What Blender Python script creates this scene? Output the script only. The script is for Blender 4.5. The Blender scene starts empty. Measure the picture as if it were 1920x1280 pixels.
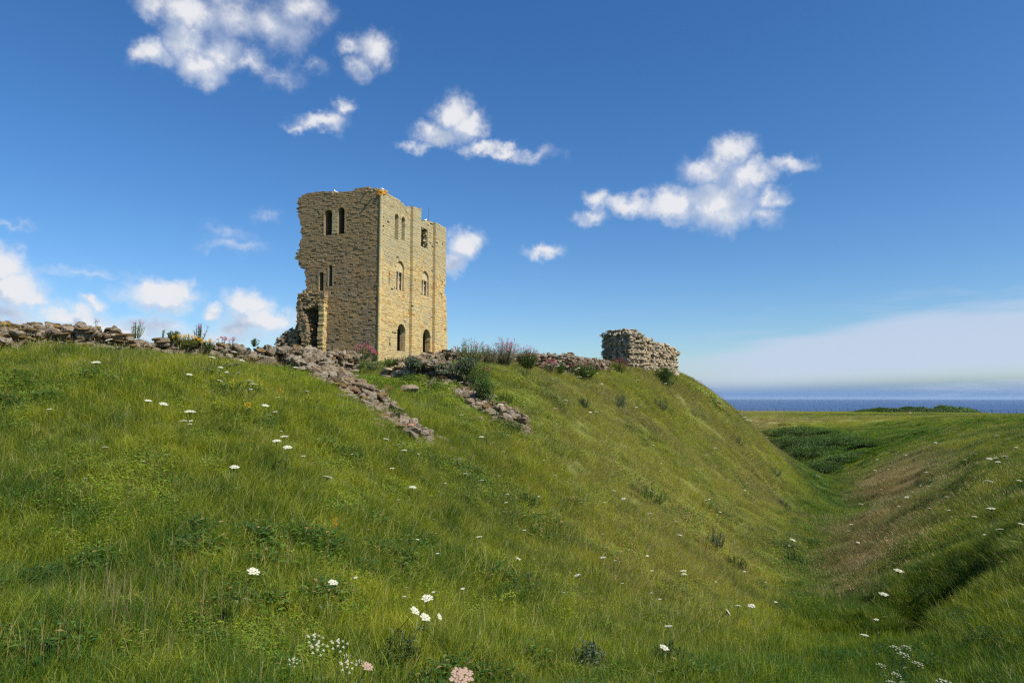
import bpy, math, random
import numpy as np
from mathutils import Vector, Matrix, Euler

random.seed(11)
RNG = np.random.default_rng(7)
SC = bpy.context.scene
COL = SC.collection
F = 1280.0                     # focal length in pixels of a 1920 wide frame
TH = math.atan(105 / F)        # the camera looks up slightly

# ------------------------------------------------------------------ camera
cam_d = bpy.data.cameras.new('camera')
cam_d.sensor_width = 36.0
cam_d.lens = 24.0
cam_d.clip_start = 0.05
cam_d.clip_end = 60000
cam = bpy.data.objects.new('camera', cam_d)
COL.objects.link(cam)
cam.location = (0, 0, 0)
cam.rotation_euler = (math.pi / 2 + TH, 0, 0)
SC.camera = cam

SUN_AZ = math.atan2(0.82, -0.57)      # from +Y clockwise
SUN_EL = math.radians(47)
SUN_DIR = Vector((math.sin(SUN_AZ) * math.cos(SUN_EL), math.cos(SUN_AZ) * math.cos(SUN_EL), math.sin(SUN_EL)))
SC.view_settings.view_transform = 'Standard'
SC.view_settings.look = 'None'
SC.view_settings.exposure = 0.38
SC.view_settings.gamma = 1.0
SC.cycles.use_denoising = False
SC.cycles.filter_width = 1.3
SC.cycles.max_bounces = 6
SC.cycles.transparent_max_bounces = 8
SC.cycles.sample_clamp_indirect = 4.0

sun_d = bpy.data.lights.new('sun', 'SUN')
sun_d.energy = 5.0
sun_d.angle = math.radians(0.53)
sun_d.color = (1.0, 0.94, 0.84)
sun = bpy.data.objects.new('sun', sun_d)
COL.objects.link(sun)
sun.rotation_euler = SUN_DIR.to_track_quat('Z', 'Y').to_euler()


# ------------------------------------------------------------------ pixel rays (photo measurements -> places in metres)
def ray(px, py):
    a = (px - 960) / F
    b = (640 - py) / F
    v = np.array([a, math.cos(TH) - b * math.sin(TH), math.sin(TH) + b * math.cos(TH)])
    return v / v[1]


def P(px, py, d):
    return ray(px, py) * d


# ------------------------------------------------------------------ node helpers
class NT:
    def __init__(self, tree):
        self.t = tree
        self.n = tree.nodes
        self.l = tree.links

    def new(self, typ, **kw):
        nd = self.n.new(typ)
        for k, v in kw.items():
            if k == 'inp':
                for a, b in v.items():
                    s = nd.inputs[a]
                    if hasattr(b, 'is_output') or isinstance(b, bpy.types.NodeSocket):
                        self.l.new(b, s)
                    else:
                        s.default_value = b
            else:
                setattr(nd, k, v)
        return nd

    def math(self, op, a, b=0.0, c=0.0, clamp=False):
        nd = self.new('ShaderNodeMath', operation=op, use_clamp=clamp)
        for i, v in enumerate((a, b, c)):
            if isinstance(v, bpy.types.NodeSocket):
                self.l.new(v, nd.inputs[i])
            else:
                nd.inputs[i].default_value = v
        return nd.outputs[0]

    def mix(self, fac, a, b, blend='MIX'):
        nd = self.new('ShaderNodeMix', data_type='RGBA', blend_type=blend)
        for i, v in ((0, fac), (6, a), (7, b)):
            if isinstance(v, bpy.types.NodeSocket):
                self.l.new(v, nd.inputs[i])
            elif i == 0:
                nd.inputs[i].default_value = v
            else:
                nd.inputs[i].default_value = (*v[:3], 1)
        return nd.outputs[2]

    def ramp(self, fac, stops, interp='LINEAR'):
        nd = self.new('ShaderNodeValToRGB')
        nd.color_ramp.interpolation = interp
        el = nd.color_ramp.elements
        while len(el) < len(stops):
            el.new(0.5)
        for e, (p, c) in zip(el, stops):
            e.position = p
            e.color = (*c, 1) if len(c) == 3 else c
        self.l.new(fac, nd.inputs[0])
        return nd.outputs[0]

    def noise(self, vec, scale, detail=3, rough=0.5, dist=0.0):
        nd = self.new('ShaderNodeTexNoise')
        nd.inputs['Scale'].default_value = scale
        nd.inputs['Detail'].default_value = detail
        nd.inputs['Roughness'].default_value = rough
        nd.inputs['Distortion'].default_value = dist
        if vec is not None:
            self.l.new(vec, nd.inputs['Vector'])
        return nd.outputs[0]

    def maprange(self, v, a, b, c=0.0, d=1.0, smooth=True):
        nd = self.new('ShaderNodeMapRange')
        nd.interpolation_type = 'SMOOTHSTEP' if smooth else 'LINEAR'
        self.l.new(v, nd.inputs[0])
        for i, x in enumerate((a, b, c, d)):
            nd.inputs[i + 1].default_value = x
        return nd.outputs[0]


# ------------------------------------------------------------------ world: sky with clouds
def azel(px, py):
    v = ray(px, py)
    return math.atan2(v[0], v[1]), math.atan2(v[2], math.hypot(v[0], v[1]))


CLOUDS = [  # px, py, rx, ry (photo pixels), weight
    (285, 100, 48, 36, 1), (345, 78, 50, 50, 1), (375, 128, 60, 42, 1), (355, 25, 75, 40, .9), (440, 30, 80, 50, .6),
    (510, 45, 80, 50, .6), (565, 15, 60, 40, .65), (470, 112, 45, 25, .7), (420, 100, 60, 40, .7), (300, 10, 60, 25, .7),
    (520, 140, 40, 16, .3), (585, 126, 22, 12, .3),
    (705, 95, 44, 32, .9), (680, 128, 30, 26, .75), (662, 90, 30, 15, .6),
    (600, 226, 60, 22, .95), (640, 203, 26, 20, .85), (555, 232, 30, 12, .6),
    (850, 210, 50, 38, 1.1), (882, 238, 44, 34, 1.1), (818, 252, 52, 26, 1), (778, 272, 36, 12, .7),
    (900, 280, 44, 18, 1), (945, 285, 50, 14, .9), (1000, 288, 55, 14, .45),
    (1375, 285, 52, 38, 1), (1330, 320, 60, 34, 1), (1400, 330, 62, 38, 1), (1350, 385, 85, 58, 1.15), (1260, 385, 75, 38, 1.1),
    (1185, 382, 60, 26, 1), (1122, 380, 26, 24, .9), (1108, 407, 34, 14, .7), (1440, 370, 50, 20, .7), (1485, 308, 55, 18, .7),
    (1430, 405, 40, 25, .6),
    (868, 460, 42, 42, 1.1), (845, 492, 40, 26, .9), (1020, 473, 44, 18, .85),
    (20, 540, 90, 60, 1.2), (0, 495, 70, 55, 1.25), (65, 560, 50, 28, .8), (0, 585, 90, 30, .8),
    (300, 556, 90, 40, 1.2), (268, 548, 36, 24, .9), (348, 556, 36, 18, .9), (310, 575, 60, 20, .7),
    (470, 572, 56, 46, 1.2), (398, 584, 26, 18, .9), (505, 602, 80, 34, 1.1), (450, 612, 70, 28, .9), (540, 604, 26, 22, .8),
    (130, 592, 80, 34, .9), (175, 568, 28, 20, .9), (180, 605, 70, 24, .7), (295, 608, 70, 26, .85), (230, 622, 190, 36, .75),
    (60, 610, 90, 28, .7), (420, 632, 120, 24, .6),
    (440, 461, 60, 14, .35), (495, 402, 20, 12, .25), (430, 435, 30, 10, .2), (160, 512, 90, 8, .25), (10, 424, 40, 8, .3),
]
world = bpy.data.worlds.new('World')
SC.world = world
world.use_nodes = True
W = NT(world.node_tree)
W.n.clear()

grp = bpy.data.node_groups.new('cloud_field', 'ShaderNodeTree')
grp.interface.new_socket('P', in_out='INPUT', socket_type='NodeSocketVector')
grp.interface.new_socket('D', in_out='INPUT', socket_type='NodeSocketVector')
grp.interface.new_socket('Field', in_out='OUTPUT', socket_type='NodeSocketFloat')
G = NT(grp)
gi = G.new('NodeGroupInput')
go = G.new('NodeGroupOutput')
# domain warp so that no outline stays elliptic
wn = G.new('ShaderNodeTexNoise', inp={'Vector': gi.outputs['D'], 'Scale': 30.0, 'Detail': 5.0, 'Roughness': 0.6})
w1 = G.new('ShaderNodeVectorMath', operation='SUBTRACT', inp={0: wn.outputs['Color']})
w1.inputs[1].default_value = (.5, .5, .5)
w2 = G.new('ShaderNodeVectorMath', operation='SCALE', inp={0: w1.outputs[0]})
w2.inputs['Scale'].default_value = 0.05
w3 = G.new('ShaderNodeVectorMath', operation='ADD', inp={0: gi.outputs['P'], 1: w2.outputs[0]})
acc = None
for (px, py, rx, ry, wt) in CLOUDS:
    a, e = azel(px, py)
    k = 1.0 / F * math.cos(a) ** 1.5
    mp = G.new('ShaderNodeVectorMath', operation='SUBTRACT', inp={0: w3.outputs[0]})
    mp.inputs[1].default_value = (a, e, 0)
    ml = G.new('ShaderNodeVectorMath', operation='MULTIPLY', inp={0: mp.outputs[0]})
    ml.inputs[1].default_value = (1 / (rx * k * .93), 1 / (ry * k * .90), 0)
    ln = G.new('ShaderNodeVectorMath', operation='LENGTH', inp={0: ml.outputs[0]})
    v = G.math('MULTIPLY_ADD', ln.outputs['Value'], -wt, wt)
    acc = v if acc is None else G.math('SMOOTH_MAX', acc, v, 0.22)
n1 = G.noise(gi.outputs['D'], 34, 9, 0.60)
n2 = G.noise(gi.outputs['D'], 110, 5, 0.6)
s = G.math('MULTIPLY_ADD', n1, 0.85, -0.36)
s = G.math('ADD', s, G.math('MULTIPLY_ADD', n2, 0.14, -0.07))
acc = G.math('MAXIMUM', acc, -1.2)
G.l.new(G.math('ADD', acc, s), go.inputs[0])

tc = W.new('ShaderNodeTexCoord')
D = tc.outputs['Generated']
nrm = W.new('ShaderNodeVectorMath', operation='NORMALIZE', inp={0: D})
D = nrm.outputs[0]
sep = W.new('ShaderNodeSeparateXYZ', inp={0: D})
az = W.math('ARCTAN2', sep.outputs[0], sep.outputs[1])
el = W.math('ARCSINE', sep.outputs[2])
PV = W.new('ShaderNodeCombineXYZ', inp={0: az, 1: el}).outputs[0]


def field(off_az, off_el):
    p = W.new('ShaderNodeVectorMath', operation='ADD', inp={0: PV})
    p.inputs[1].default_value = (off_az, off_el, 0)
    d = W.new('ShaderNodeVectorMath', operation='ADD', inp={0: D})
    d.inputs[1].default_value = (off_az, 0, off_el)
    g = W.new('ShaderNodeGroup')
    g.node_tree = grp
    W.l.new(p.outputs[0], g.inputs[0])
    W.l.new(d.outputs[0], g.inputs[1])
    return g.outputs[0]


f0 = field(0, 0)
f1 = field(0.016, 0.030)
sky = W.new('ShaderNodeTexSky', sky_type='NISHITA')
sky.sun_disc = False
sky.sun_elevation = SUN_EL
sky.sun_rotation = SUN_AZ
sky.altitude = 80
sky.air_density = 1.0
sky.dust_density = 0.6
sky.ozone_density = 2.2
hs = W.new('ShaderNodeHueSaturation', inp={'Color': sky.outputs[0], 'Saturation': 1.27, 'Value': 1.0, 'Fac': 1.0})
tint = W.mix(1.0, hs.outputs[0], (.90, 1.06, 1.24), 'MULTIPLY')
bg_sky = W.new('ShaderNodeBackground', inp={'Color': tint, 'Strength': 0.085})
alpha = W.math('POWER', W.maprange(f0, -0.28, 0.88), 1.5)
alpha = W.math('MULTIPLY', alpha, 0.97)
lit = W.math('MULTIPLY_ADD', W.math('SUBTRACT', f0, f1), 1.3, 0.34, clamp=True)
dense = W.maprange(f0, 0.05, 0.9)
shade = W.math('SUBTRACT', 1.0, W.math('MULTIPLY', dense, W.math('SUBTRACT', 1.0, lit)))
ccol = W.ramp(shade, [(0.0, (.33, .39, .50)), (0.35, (.41, .46, .56)), (0.7, (.50, .54, .62)), (1.0, (.64, .645, .67))])
bg_cl = W.new('ShaderNodeBackground', inp={'Color': ccol, 'Strength': 1.0})
# thin stratus veil over the sea on the east side, fading upward, and faint wisps over it
saz = W.maprange(az, azel(1230, 700)[0], azel(1900, 700)[0])
edge_lo = azel(1500, 722)[1]
top = W.math('MULTIPLY_ADD', saz, 0.052, 0.062)
wave = W.math('MULTIPLY_ADD', W.noise(W.new('ShaderNodeVectorMath', operation='MULTIPLY', inp={0: D, 1: (3, 3, 30)}).outputs[0], 2.0, 4, .5), 0.03, -0.015)
d_top = W.math('SUBTRACT', W.math('ADD', top, wave), el)
veil = W.math('MULTIPLY', W.maprange(d_top, -0.006, 0.014), W.maprange(az, azel(1120, 700)[0], azel(1480, 700)[0]))
lowf = W.math('SUBTRACT', el, W.math('MULTIPLY_ADD', saz, 0.016, 0.004))
veil = W.math('MULTIPLY', veil, W.maprange(lowf, -0.004, 0.024))
veil = W.math('MULTIPLY', veil, 0.84)
wn1 = W.new('ShaderNodeVectorMath', operation='MULTIPLY', inp={0: D, 1: (4, 4, 26)})
wsp = W.maprange(W.noise(wn1.outputs[0], 2.3, 6, .6, .4), 0.46, 0.78)
wsp = W.math('MULTIPLY', wsp, W.maprange(az, azel(1000, 600)[0], azel(1850, 600)[0]))
wsp = W.math('MULTIPLY', wsp, W.maprange(el, azel(1900, 470)[1], azel(1900, 600)[1]))
wsp = W.math('MULTIPLY', wsp, 0.38)
veil = W.math('MAXIMUM', veil, wsp)
bg_veil = W.new('ShaderNodeBackground', inp={'Color': (.43, .50, .63, 1), 'Strength': 1.0})
# sea haze right above the horizon: a bluer band
low = W.maprange(el, 0.034, 0.002)
bg_low = W.new('ShaderNodeBackground', inp={'Color': (.14, .25, .47, 1), 'Strength': 1.0})
m0 = W.new('ShaderNodeMixShader', inp={0: W.math('MULTIPLY', low, 0.95), 1: bg_sky.outputs[0], 2: bg_low.outputs[0]})
m1 = W.new('ShaderNodeMixShader', inp={0: veil, 1: m0.outputs[0], 2: bg_veil.outputs[0]})
m2 = W.new('ShaderNodeMixShader', inp={0: alpha, 1: m1.outputs[0], 2: bg_cl.outputs[0]})
W.new('ShaderNodeOutputWorld', inp={0: m2.outputs[0]})


# ------------------------------------------------------------------ materials
def material(name):
    m = bpy.data.materials.new(name)
    m.use_nodes = True
    t = NT(m.node_tree)
    t.n.clear()
    return m, t


def finish(t, col, rough=0.8, bump=None, bump_d=0.02, spec=0.3, trans=None, sub=None):
    b = t.new('ShaderNodeBsdfPrincipled')
    b.inputs['Roughness'].default_value = rough
    b.inputs['Specular IOR Level'].default_value = spec
    if isinstance(col, bpy.types.NodeSocket):
        t.l.new(col, b.inputs['Base Color'])
    else:
        b.inputs['Base Color'].default_value = (*col, 1)
    if bump is not None:
        bn = t.new('ShaderNodeBump', inp={'Height': bump, 'Distance': bump_d, 'Strength': 1.0})
        t.l.new(bn.outputs[0], b.inputs['Normal'])
    sh = b.outputs[0]
    if trans:
        tr = t.new('ShaderNodeBsdfTranslucent')
        if isinstance(col, bpy.types.NodeSocket):
            hs = t.new('ShaderNodeHueSaturation', inp={'Color': col, 'Saturation': 1.15, 'Value': 1.5, 'Fac': 1.0})
            t.l.new(hs.outputs[0], tr.inputs[0])
        else:
            tr.inputs[0].default_value = (*[min(1, c * 1.4) for c in col], 1)
        mx = t.new('ShaderNodeMixShader', inp={0: trans, 1: sh, 2: tr.outputs[0]})
        sh = mx.outputs[0]
    t.new('ShaderNodeOutputMaterial', inp={0: sh})


def flat(name, col, rough=0.8, trans=None, var=0.25, scale=20):
    m, t = material(name)
    tcn = t.new('ShaderNodeTexCoord')
    n = t.noise(tcn.outputs['Object'], scale, 4, .6)
    c = t.mix(t.maprange(n, .3, .7), tuple(x * (1 - var) for x in col), tuple(min(1, x * (1 + var)) for x in col))
    finish(t, c, rough, trans=trans)
    return m


def ashlar(name, pal, stain, bump=.03, tops=None, mottle=0.0):
    """coursed stone: every stone has its own value (mesh attribute rnd), with weather stains over whole areas"""
    m, t = material(name)
    at = t.new('ShaderNodeAttribute', attribute_name='rnd')
    geo = t.new('ShaderNodeNewGeometry')
    c = t.ramp(at.outputs['Fac'], pal)
    n = t.noise(geo.outputs['Position'], 1.7, 6, .65)
    n2 = t.noise(geo.outputs['Position'], 9, 5, .7)
    n3 = t.noise(geo.outputs['Position'], 0.33, 5, .62)
    c = t.mix(t.math('MULTIPLY', t.maprange(n3, .42, .68), stain[1]), c, stain[0])
    sz_ = t.new('ShaderNodeSeparateXYZ', inp={0: geo.outputs['Position']})
    hz = t.math('ADD', sz_.outputs[2], t.math('MULTIPLY_ADD', n3, 10.0, -5.0))
    if tops:
        c = t.mix(t.math('MULTIPLY', t.maprange(hz, 14.5, 19.0), .75), c, tops)
    mid_ = t.noise(t.new('ShaderNodeVectorMath', operation='MULTIPLY', inp={0: geo.outputs['Position'], 1: (.6, .6, 2.4)}).outputs[0], .8, 5, .65)
    c = t.mix(t.math('MULTIPLY', t.maprange(mid_, .48, .66), .6), c, t.mix(1.0, c, (1.08, .90, .66), 'MULTIPLY'))
    c = t.mix(t.math('MULTIPLY', t.maprange(mid_, .50, .34), .55), c, t.mix(1.0, c, (.74, .70, .66), 'MULTIPLY'))
    c = t.mix(t.math('MULTIPLY', t.maprange(n, .5, .75), .5), c, (.20, .12, .05))
    c = t.mix(t.math('MULTIPLY', t.maprange(n2, .5, .8), .55), c, (.09, .07, .045))
    if mottle:
        m1_ = t.noise(geo.outputs['Position'], 14, 6, .75)
        m2_ = t.noise(geo.outputs['Position'], 5, 5, .7)
        c = t.mix(t.math('MULTIPLY', t.maprange(m1_, .50, .62), mottle), c, (.43, .365, .26))
        c = t.mix(t.math('MULTIPLY', t.maprange(m2_, .52, .64), mottle), c, (.085, .05, .022))
        c = t.mix(t.math('MULTIPLY', t.maprange(m1_, .47, .36), mottle), c, (.07, .055, .035))
    finish(t, c, .92, bump=t.math('ADD', n2, t.noise(geo.outputs['Position'], 30, 4, .7)), bump_d=bump)
    return m


M = {}
M['sun_stone'] = ashlar('sandstone_sunlit', [(0, (.44, .32, .135)), (.3, (.53, .40, .17)), (.6, (.60, .46, .205)), (.88, (.53, .42, .23)), (.96, (.48, .28, .10)), (1, (.34, .24, .11))], ((.38, .36, .24), .5), .04, (.40, .36, .22))  # the keep's sandstone with sunlight put into the colour
M['dark_stone'] = ashlar('sandstone_shaded_weathered', [(0, (.26, .175, .085)), (.3, (.31, .22, .11)), (.6, (.355, .26, .135)), (.9, (.33, .25, .15)), (.97, (.31, .16, .06)), (1, (.19, .13, .06))], ((.20, .17, .13), .75), .06, (.30, .225, .12))  # same sandstone, darkened in colour for weathering and for the face's shade
M['rubble'] = ashlar('rubble_stone', [(0, (.20, .155, .09)), (.35, (.31, .255, .17)), (.65, (.40, .34, .24)), (.9, (.30, .25, .19)), (1, (.22, .14, .08))], ((.17, .12, .08), .4), .07, None, .75)
M['pale_rubble'] = ashlar('pale_rubble_stone', [(0, (.38, .32, .21)), (.35, (.52, .44, .30)), (.7, (.60, .52, .37)), (1, (.42, .33, .20))], ((.36, .31, .23), .6), .06, None, .45)
m_, t_ = material('mortar')
g_ = t_.new('ShaderNodeNewGeometry')
n_ = t_.noise(g_.outputs['Position'], 6, 5, .7)
finish(t_, t_.ramp(n_, [(.3, (.10, .08, .05)), (.7, (.22, .17, .10))]), .95, bump=n_, bump_d=.05)
M['mortar'] = m_
M['lichen'] = flat('lichen_orange', (.55, .27, .02), .9, scale=6)
M['moss'] = flat('moss_brown', (.13, .085, .03), .95, scale=9, var=.5)
M['tymp'] = flat('tympanum_stone', (.44, .36, .20), .9, scale=3)
M['pale_shaft'] = flat('pale_stone_shaft', (.34, .29, .21), .85)
M['white'] = flat('feather_white', (.80, .80, .78), .6, var=.04)
M['grey_bird'] = flat('feather_grey', (.06, .065, .075), .6)
M['beak'] = flat('beak_yellow', (.6, .4, .05), .5)
M['metal'] = flat('metal_rod', (.10, .10, .10), .4)
M['wood'] = flat('post_wood', (.10, .085, .07), .8)
M['umbel_white'] = flat('petals_white', (.60, .60, .46), .7, trans=.25, var=.12, scale=60)
M['umbel_pink'] = flat('petals_dusty_pink', (.42, .29, .21), .7, trans=.2, var=.15, scale=60)
M['stem'] = flat('stem_green', (.10, .13, .04), .7, trans=.2)
M['leaf_mid'] = flat('leaf_mid', (.085, .15, .03), .6, trans=.35, scale=12)
M['leaf_grey'] = flat('leaf_grey', (.115, .15, .085), .7, trans=.25, scale=12)
M['leaf_dark'] = flat('leaf_dark', (.07, .12, .028), .6, trans=.3, scale=1.5, var=.5)
M['leaf_yellow'] = flat('leaf_yellow_green', (.20, .24, .03), .6, trans=.35, scale=12)
M['valerian'] = flat('petals_crimson', (.42, .05, .11), .7, trans=.3, scale=30)
M['valerian_pink'] = flat('petals_pink', (.55, .14, .24), .7, trans=.3, scale=30)
M['yellow'] = flat('petals_yellow', (.75, .50, .02), .7, trans=.25, scale=30)
M['lime'] = flat('flowers_lime', (.42, .46, .04), .7, trans=.3, scale=30)
M['orange'] = flat('petals_orange', (.80, .36, .02), .7, trans=.25, scale=30)
M['dry'] = flat('stalk_dry', (.42, .33, .19), .8, trans=.2)


# ------------------------------------------------------------------ mesh builder
class MB:
    def __init__(self):
        self.v = []
        self.f = []
        self.r = []
        self.n = 0
        self.smooth = False

    def add(self, verts, faces, rnd=0.5):
        verts = np.asarray(verts, float)
        self.v.append(verts)
        self.f.extend([tuple(i + self.n for i in f) for f in faces])
        self.r.append(np.full(len(verts), rnd))
        self.n += len(verts)

    def mesh(self, name, mat=None, smooth=False):
        me = bpy.data.meshes.new(name)
        v = np.concatenate(self.v) if self.v else np.zeros((0, 3))
        me.from_pydata(v.tolist(), [], self.f)
        a = me.attributes.new('rnd', 'FLOAT', 'POINT')
        if len(v):
            a.data.foreach_set('value', np.concatenate(self.r).astype(np.float32))
        if smooth:
            me.polygons.foreach_set('use_smooth', np.ones(len(me.polygons), bool))
        if mat:
            me.materials.append(mat)
        me.update()
        return me

    def build(self, name, mat, parent=None, smooth=False):
        o = bpy.data.objects.new(name, self.mesh(name, mat, smooth))
        COL.objects.link(o)
        if parent is not None:
            o.parent = parent
            o.matrix_parent_inverse = Matrix.Translation(-Vector(parent.location))
        return o


def tag(o, label=None, cat=None, group=None, kind=None):
    if label:
        o['label'] = label
    if cat:
        o['category'] = cat
    if group:
        o['group'] = group
    if kind:
        o['kind'] = kind
    return o


def empty(name, loc, label, cat, group=None):
    o = bpy.data.objects.new(name, None)
    o.empty_display_size = .2
    COL.objects.link(o)
    o.location = [float(x) for x in loc]
    return tag(o, label, cat, group)


BOXF = [(0, 1, 3, 2), (4, 6, 7, 5), (0, 4, 5, 1), (2, 3, 7, 6), (0, 2, 6, 4), (1, 5, 7, 3)]


def box(mb, O, U, V, Wd, u0, u1, v0, v1, w0, w1, rnd=.5, jit=0.0, bev=0.0):
    """box in a frame O,U,V,W; with a chamfer on its +W face when bev is set"""
    cs = []
    for u in (u0, u1):
        for v in (v0, v1):
            for w in (w0, w1):
                cs.append((u, v, w))
    cs = np.array(cs, float)
    if bev:
        front = cs[1::2].copy()                      # w1 corners
        cs[1::2, 2] -= bev * 1.3
        front[:, 0] += np.where(front[:, 0] < (u0 + u1) / 2, bev, -bev)
        front[:, 1] += np.where(front[:, 1] < (v0 + v1) / 2, bev, -bev)
        if jit:
            front += RNG.uniform(-jit, jit, front.shape) * (.5, .5, 1)
        cs = np.vstack([cs, front])
        faces = [(0, 1, 3, 2), (4, 6, 7, 5), (0, 4, 5, 1), (2, 3, 7, 6), (0, 2, 6, 4),
                 (8, 10, 11, 9), (1, 5, 10, 8), (5, 7, 11, 10), (7, 3, 9, 11), (3, 1, 8, 9)]
    else:
        faces = BOXF
        if jit:
            cs += RNG.uniform(-jit, jit, cs.shape)
    mb.add(O + cs[:, :1] * U + cs[:, 1:2] * V + cs[:, 2:3] * Wd, faces, rnd)


# rounded irregular stone templates
def stone_template(seed):
    r = np.random.default_rng(seed)
    n = 4
    pts, idx, faces = [], {}, []

    def vid(p):
        k = tuple(p)
        if k not in idx:
            idx[k] = len(pts)
            pts.append(p)
        return idx[k]
    for ax in range(3):
        for sgn in (0, n):
            for i in range(n):
                for j in range(n):
                    q = []
                    for (a, b) in ((i, j), (i + 1, j), (i + 1, j + 1), (i, j + 1)):
                        p = [0, 0, 0]
                        p[ax] = sgn
                        p[(ax + 1) % 3] = a
                        p[(ax + 2) % 3] = b
                        q.append(vid(tuple(p)))
                    faces.append(tuple(q) if sgn else tuple(q[::-1]))
    v = np.array(pts, float) / n * 2 - 1
    ln = (np.abs(v) ** 4.5).sum(1) ** (1 / 4.5)
    v = v / ln[:, None]
    for k in range(4):
        d = r.normal(size=3)
        d /= np.linalg.norm(d)
        c = r.uniform(.55, .85)
        t = v @ d
        over = np.clip(t - c, 0, None)
        v -= over[:, None] * d * .85
    for k in range(5):
        w = r.normal(size=3) * 2.6
        v += (np.sin(v @ w + r.uniform(0, 6)) * .05)[:, None] * r.normal(size=3)
    return v, faces


STONES = [stone_template(i) for i in range(10)]


def stone(mb, c, size, frame=None, rnd=None, tilt=.18):
    v, f = STONES[RNG.integers(len(STONES))]
    sgn = RNG.choice([-1, 1], 3)
    if sgn.prod() < 0:
        sgn[0] *= -1
    v = v * sgn * (np.asarray(size) / 2)
    e = Euler(RNG.uniform(-tilt, tilt, 3).tolist()).to_matrix()
    v = v @ np.array(e).T
    if frame is not None:
        v = v @ frame          # rows of frame: local axes in world
    mb.add(v + c, f, RNG.uniform() if rnd is None else rnd)


# ------------------------------------------------------------------ terrain
CP = [  # photo px, py, depth of bare ground
    (0, 1280, 4.0), (480, 1280, 4.4), (960, 1280, 5.0), (1440, 1280, 6.0), (1600, 1280, 6.6), (1920, 1280, 5.8),
    (0, 1100, 5.1), (480, 1100, 5.9), (960, 1100, 7.8), (1300, 1100, 10.2), (1520, 1100, 15.0), (1650, 1100, 11.5), (1920, 1100, 7.8),
    (0, 950, 6.2), (480, 950, 7.4), (960, 950, 10.5), (1300, 950, 16), (1480, 950, 26), (1552, 950, 38), (1650, 950, 22), (1920, 950, 11.4),
    (1545, 1010, 25), (1535, 1200, 9.5),
    (0, 850, 7.1), (480, 850, 8.6), (960, 850, 12.8), (1300, 850, 22), (1440, 850, 34), (1520, 885, 44), (1700, 850, 44), (1920, 850, 19),
    (1600, 880, 58), (1570, 910, 50), (1480, 812, 95), (1440, 806, 100), (1700, 950, 17.5),
    (1480, 795, 108), (1600, 800, 100), (1700, 797, 84), (1920, 792, 48),
    (0, 720, 8.8), (300, 740, 9.4), (600, 800, 10.3), (780, 825, 11.4), (700, 780, 11.6), (600, 715, 12.8),
    (0, 641, 10.6), (250, 662, 12.2), (420, 680, 13.2), (520, 690, 14.0),
    (960, 800, 13.8), (880, 745, 15.2), (800, 760, 13.8), (740, 708, 16.4), (850, 672, 18.2), (1000, 680, 20.8), (1130, 690, 25.5),
    (1200, 700, 28.5), (1265, 712, 31), (1100, 760, 20), (1200, 770, 23.5), (1000, 730, 17.2), (1300, 790, 28), (1340, 748, 34), (1380, 775, 38),
    (0, 668, 16), (250, 684, 20), (420, 700, 21), (560, 706, 24), (700, 698, 28), (850, 694, 27), (1000, 700, 31), (1110, 706, 36), (1200, 716, 44), (900, 690, 55), (600, 690, 55), (740, 680, 74), (1060, 705, 60),
    (1430, 822, 41), (1500, 872, 44), (1400, 820, 36),
]
cp = [P(*c) for c in CP]
cp += [(24.5, 58, -7.9), (22, 76, -8.6), (14, 92, -8.6), (2, 110, -8), (12, 62, -2.0), (16, 48, -2.6), (19, 50, -5.0), (31, 74, -6.2), (38, 90, -4.2),
       (0, 1.5, -1.62), (-4, 0, -1.45), (4, 0, -1.7), (0, -6, -1.7), (12, -4, -1.7), (-12, -2, -.6), (-20, 10, 1.0), (22, 8, -1.6),
       (45, 15, -1.7), (60, 45, -1.9), (-30, 30, 1.2), (-20, 78, 3.9), (-5, 80, 3.6), (-12, 96, 4.0),
       (-30, 96, 3.6), (8, 78, 0.4), (0, 110, -1.5), (-40, 60, 3.0), (0, -30, -1.7), (-40, -10, 0), (40, -20, -1.7), (80, 80, -2.4),
       (60, 110, -2.9), (30, 125, -3.0), (0, 128, -2.6), (-40, 125, 2.0), (90, 40, -2.2), (-80, 40, 2.5), (-60, 95, 3.0)]
cp = np.array(cp)


def tps_fit(xy, z, lam=0.3):
    n = len(xy)
    d = np.linalg.norm(xy[:, None] - xy[None], axis=2)
    K = d ** 2 * np.log(d + 1e-9)
    K[np.arange(n), np.arange(n)] = lam
    Pm = np.c_[np.ones(n), xy]
    A = np.block([[K, Pm], [Pm.T, np.zeros((3, 3))]])
    s = np.linalg.solve(A, np.r_[z, 0, 0, 0])
    return s[:n], s[n:]


# work in a log-radius warped plane so near and far points have similar spacing
def warp(x, y):
    r = np.hypot(x, y)
    k = np.log1p(r / 6.0) * 6.0 / np.maximum(r, 1e-6)
    return np.stack([x * k, y * k], -1)


_w, _a = tps_fit(warp(cp[:, 0], cp[:, 1]), cp[:, 2])
_cw = warp(cp[:, 0], cp[:, 1])


def sstep(x, a, b):
    t = np.clip((x - a) / (b - a), 0, 1)
    return t * t * (3 - 2 * t)


HOLE = (500.0, 500.0)


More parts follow.
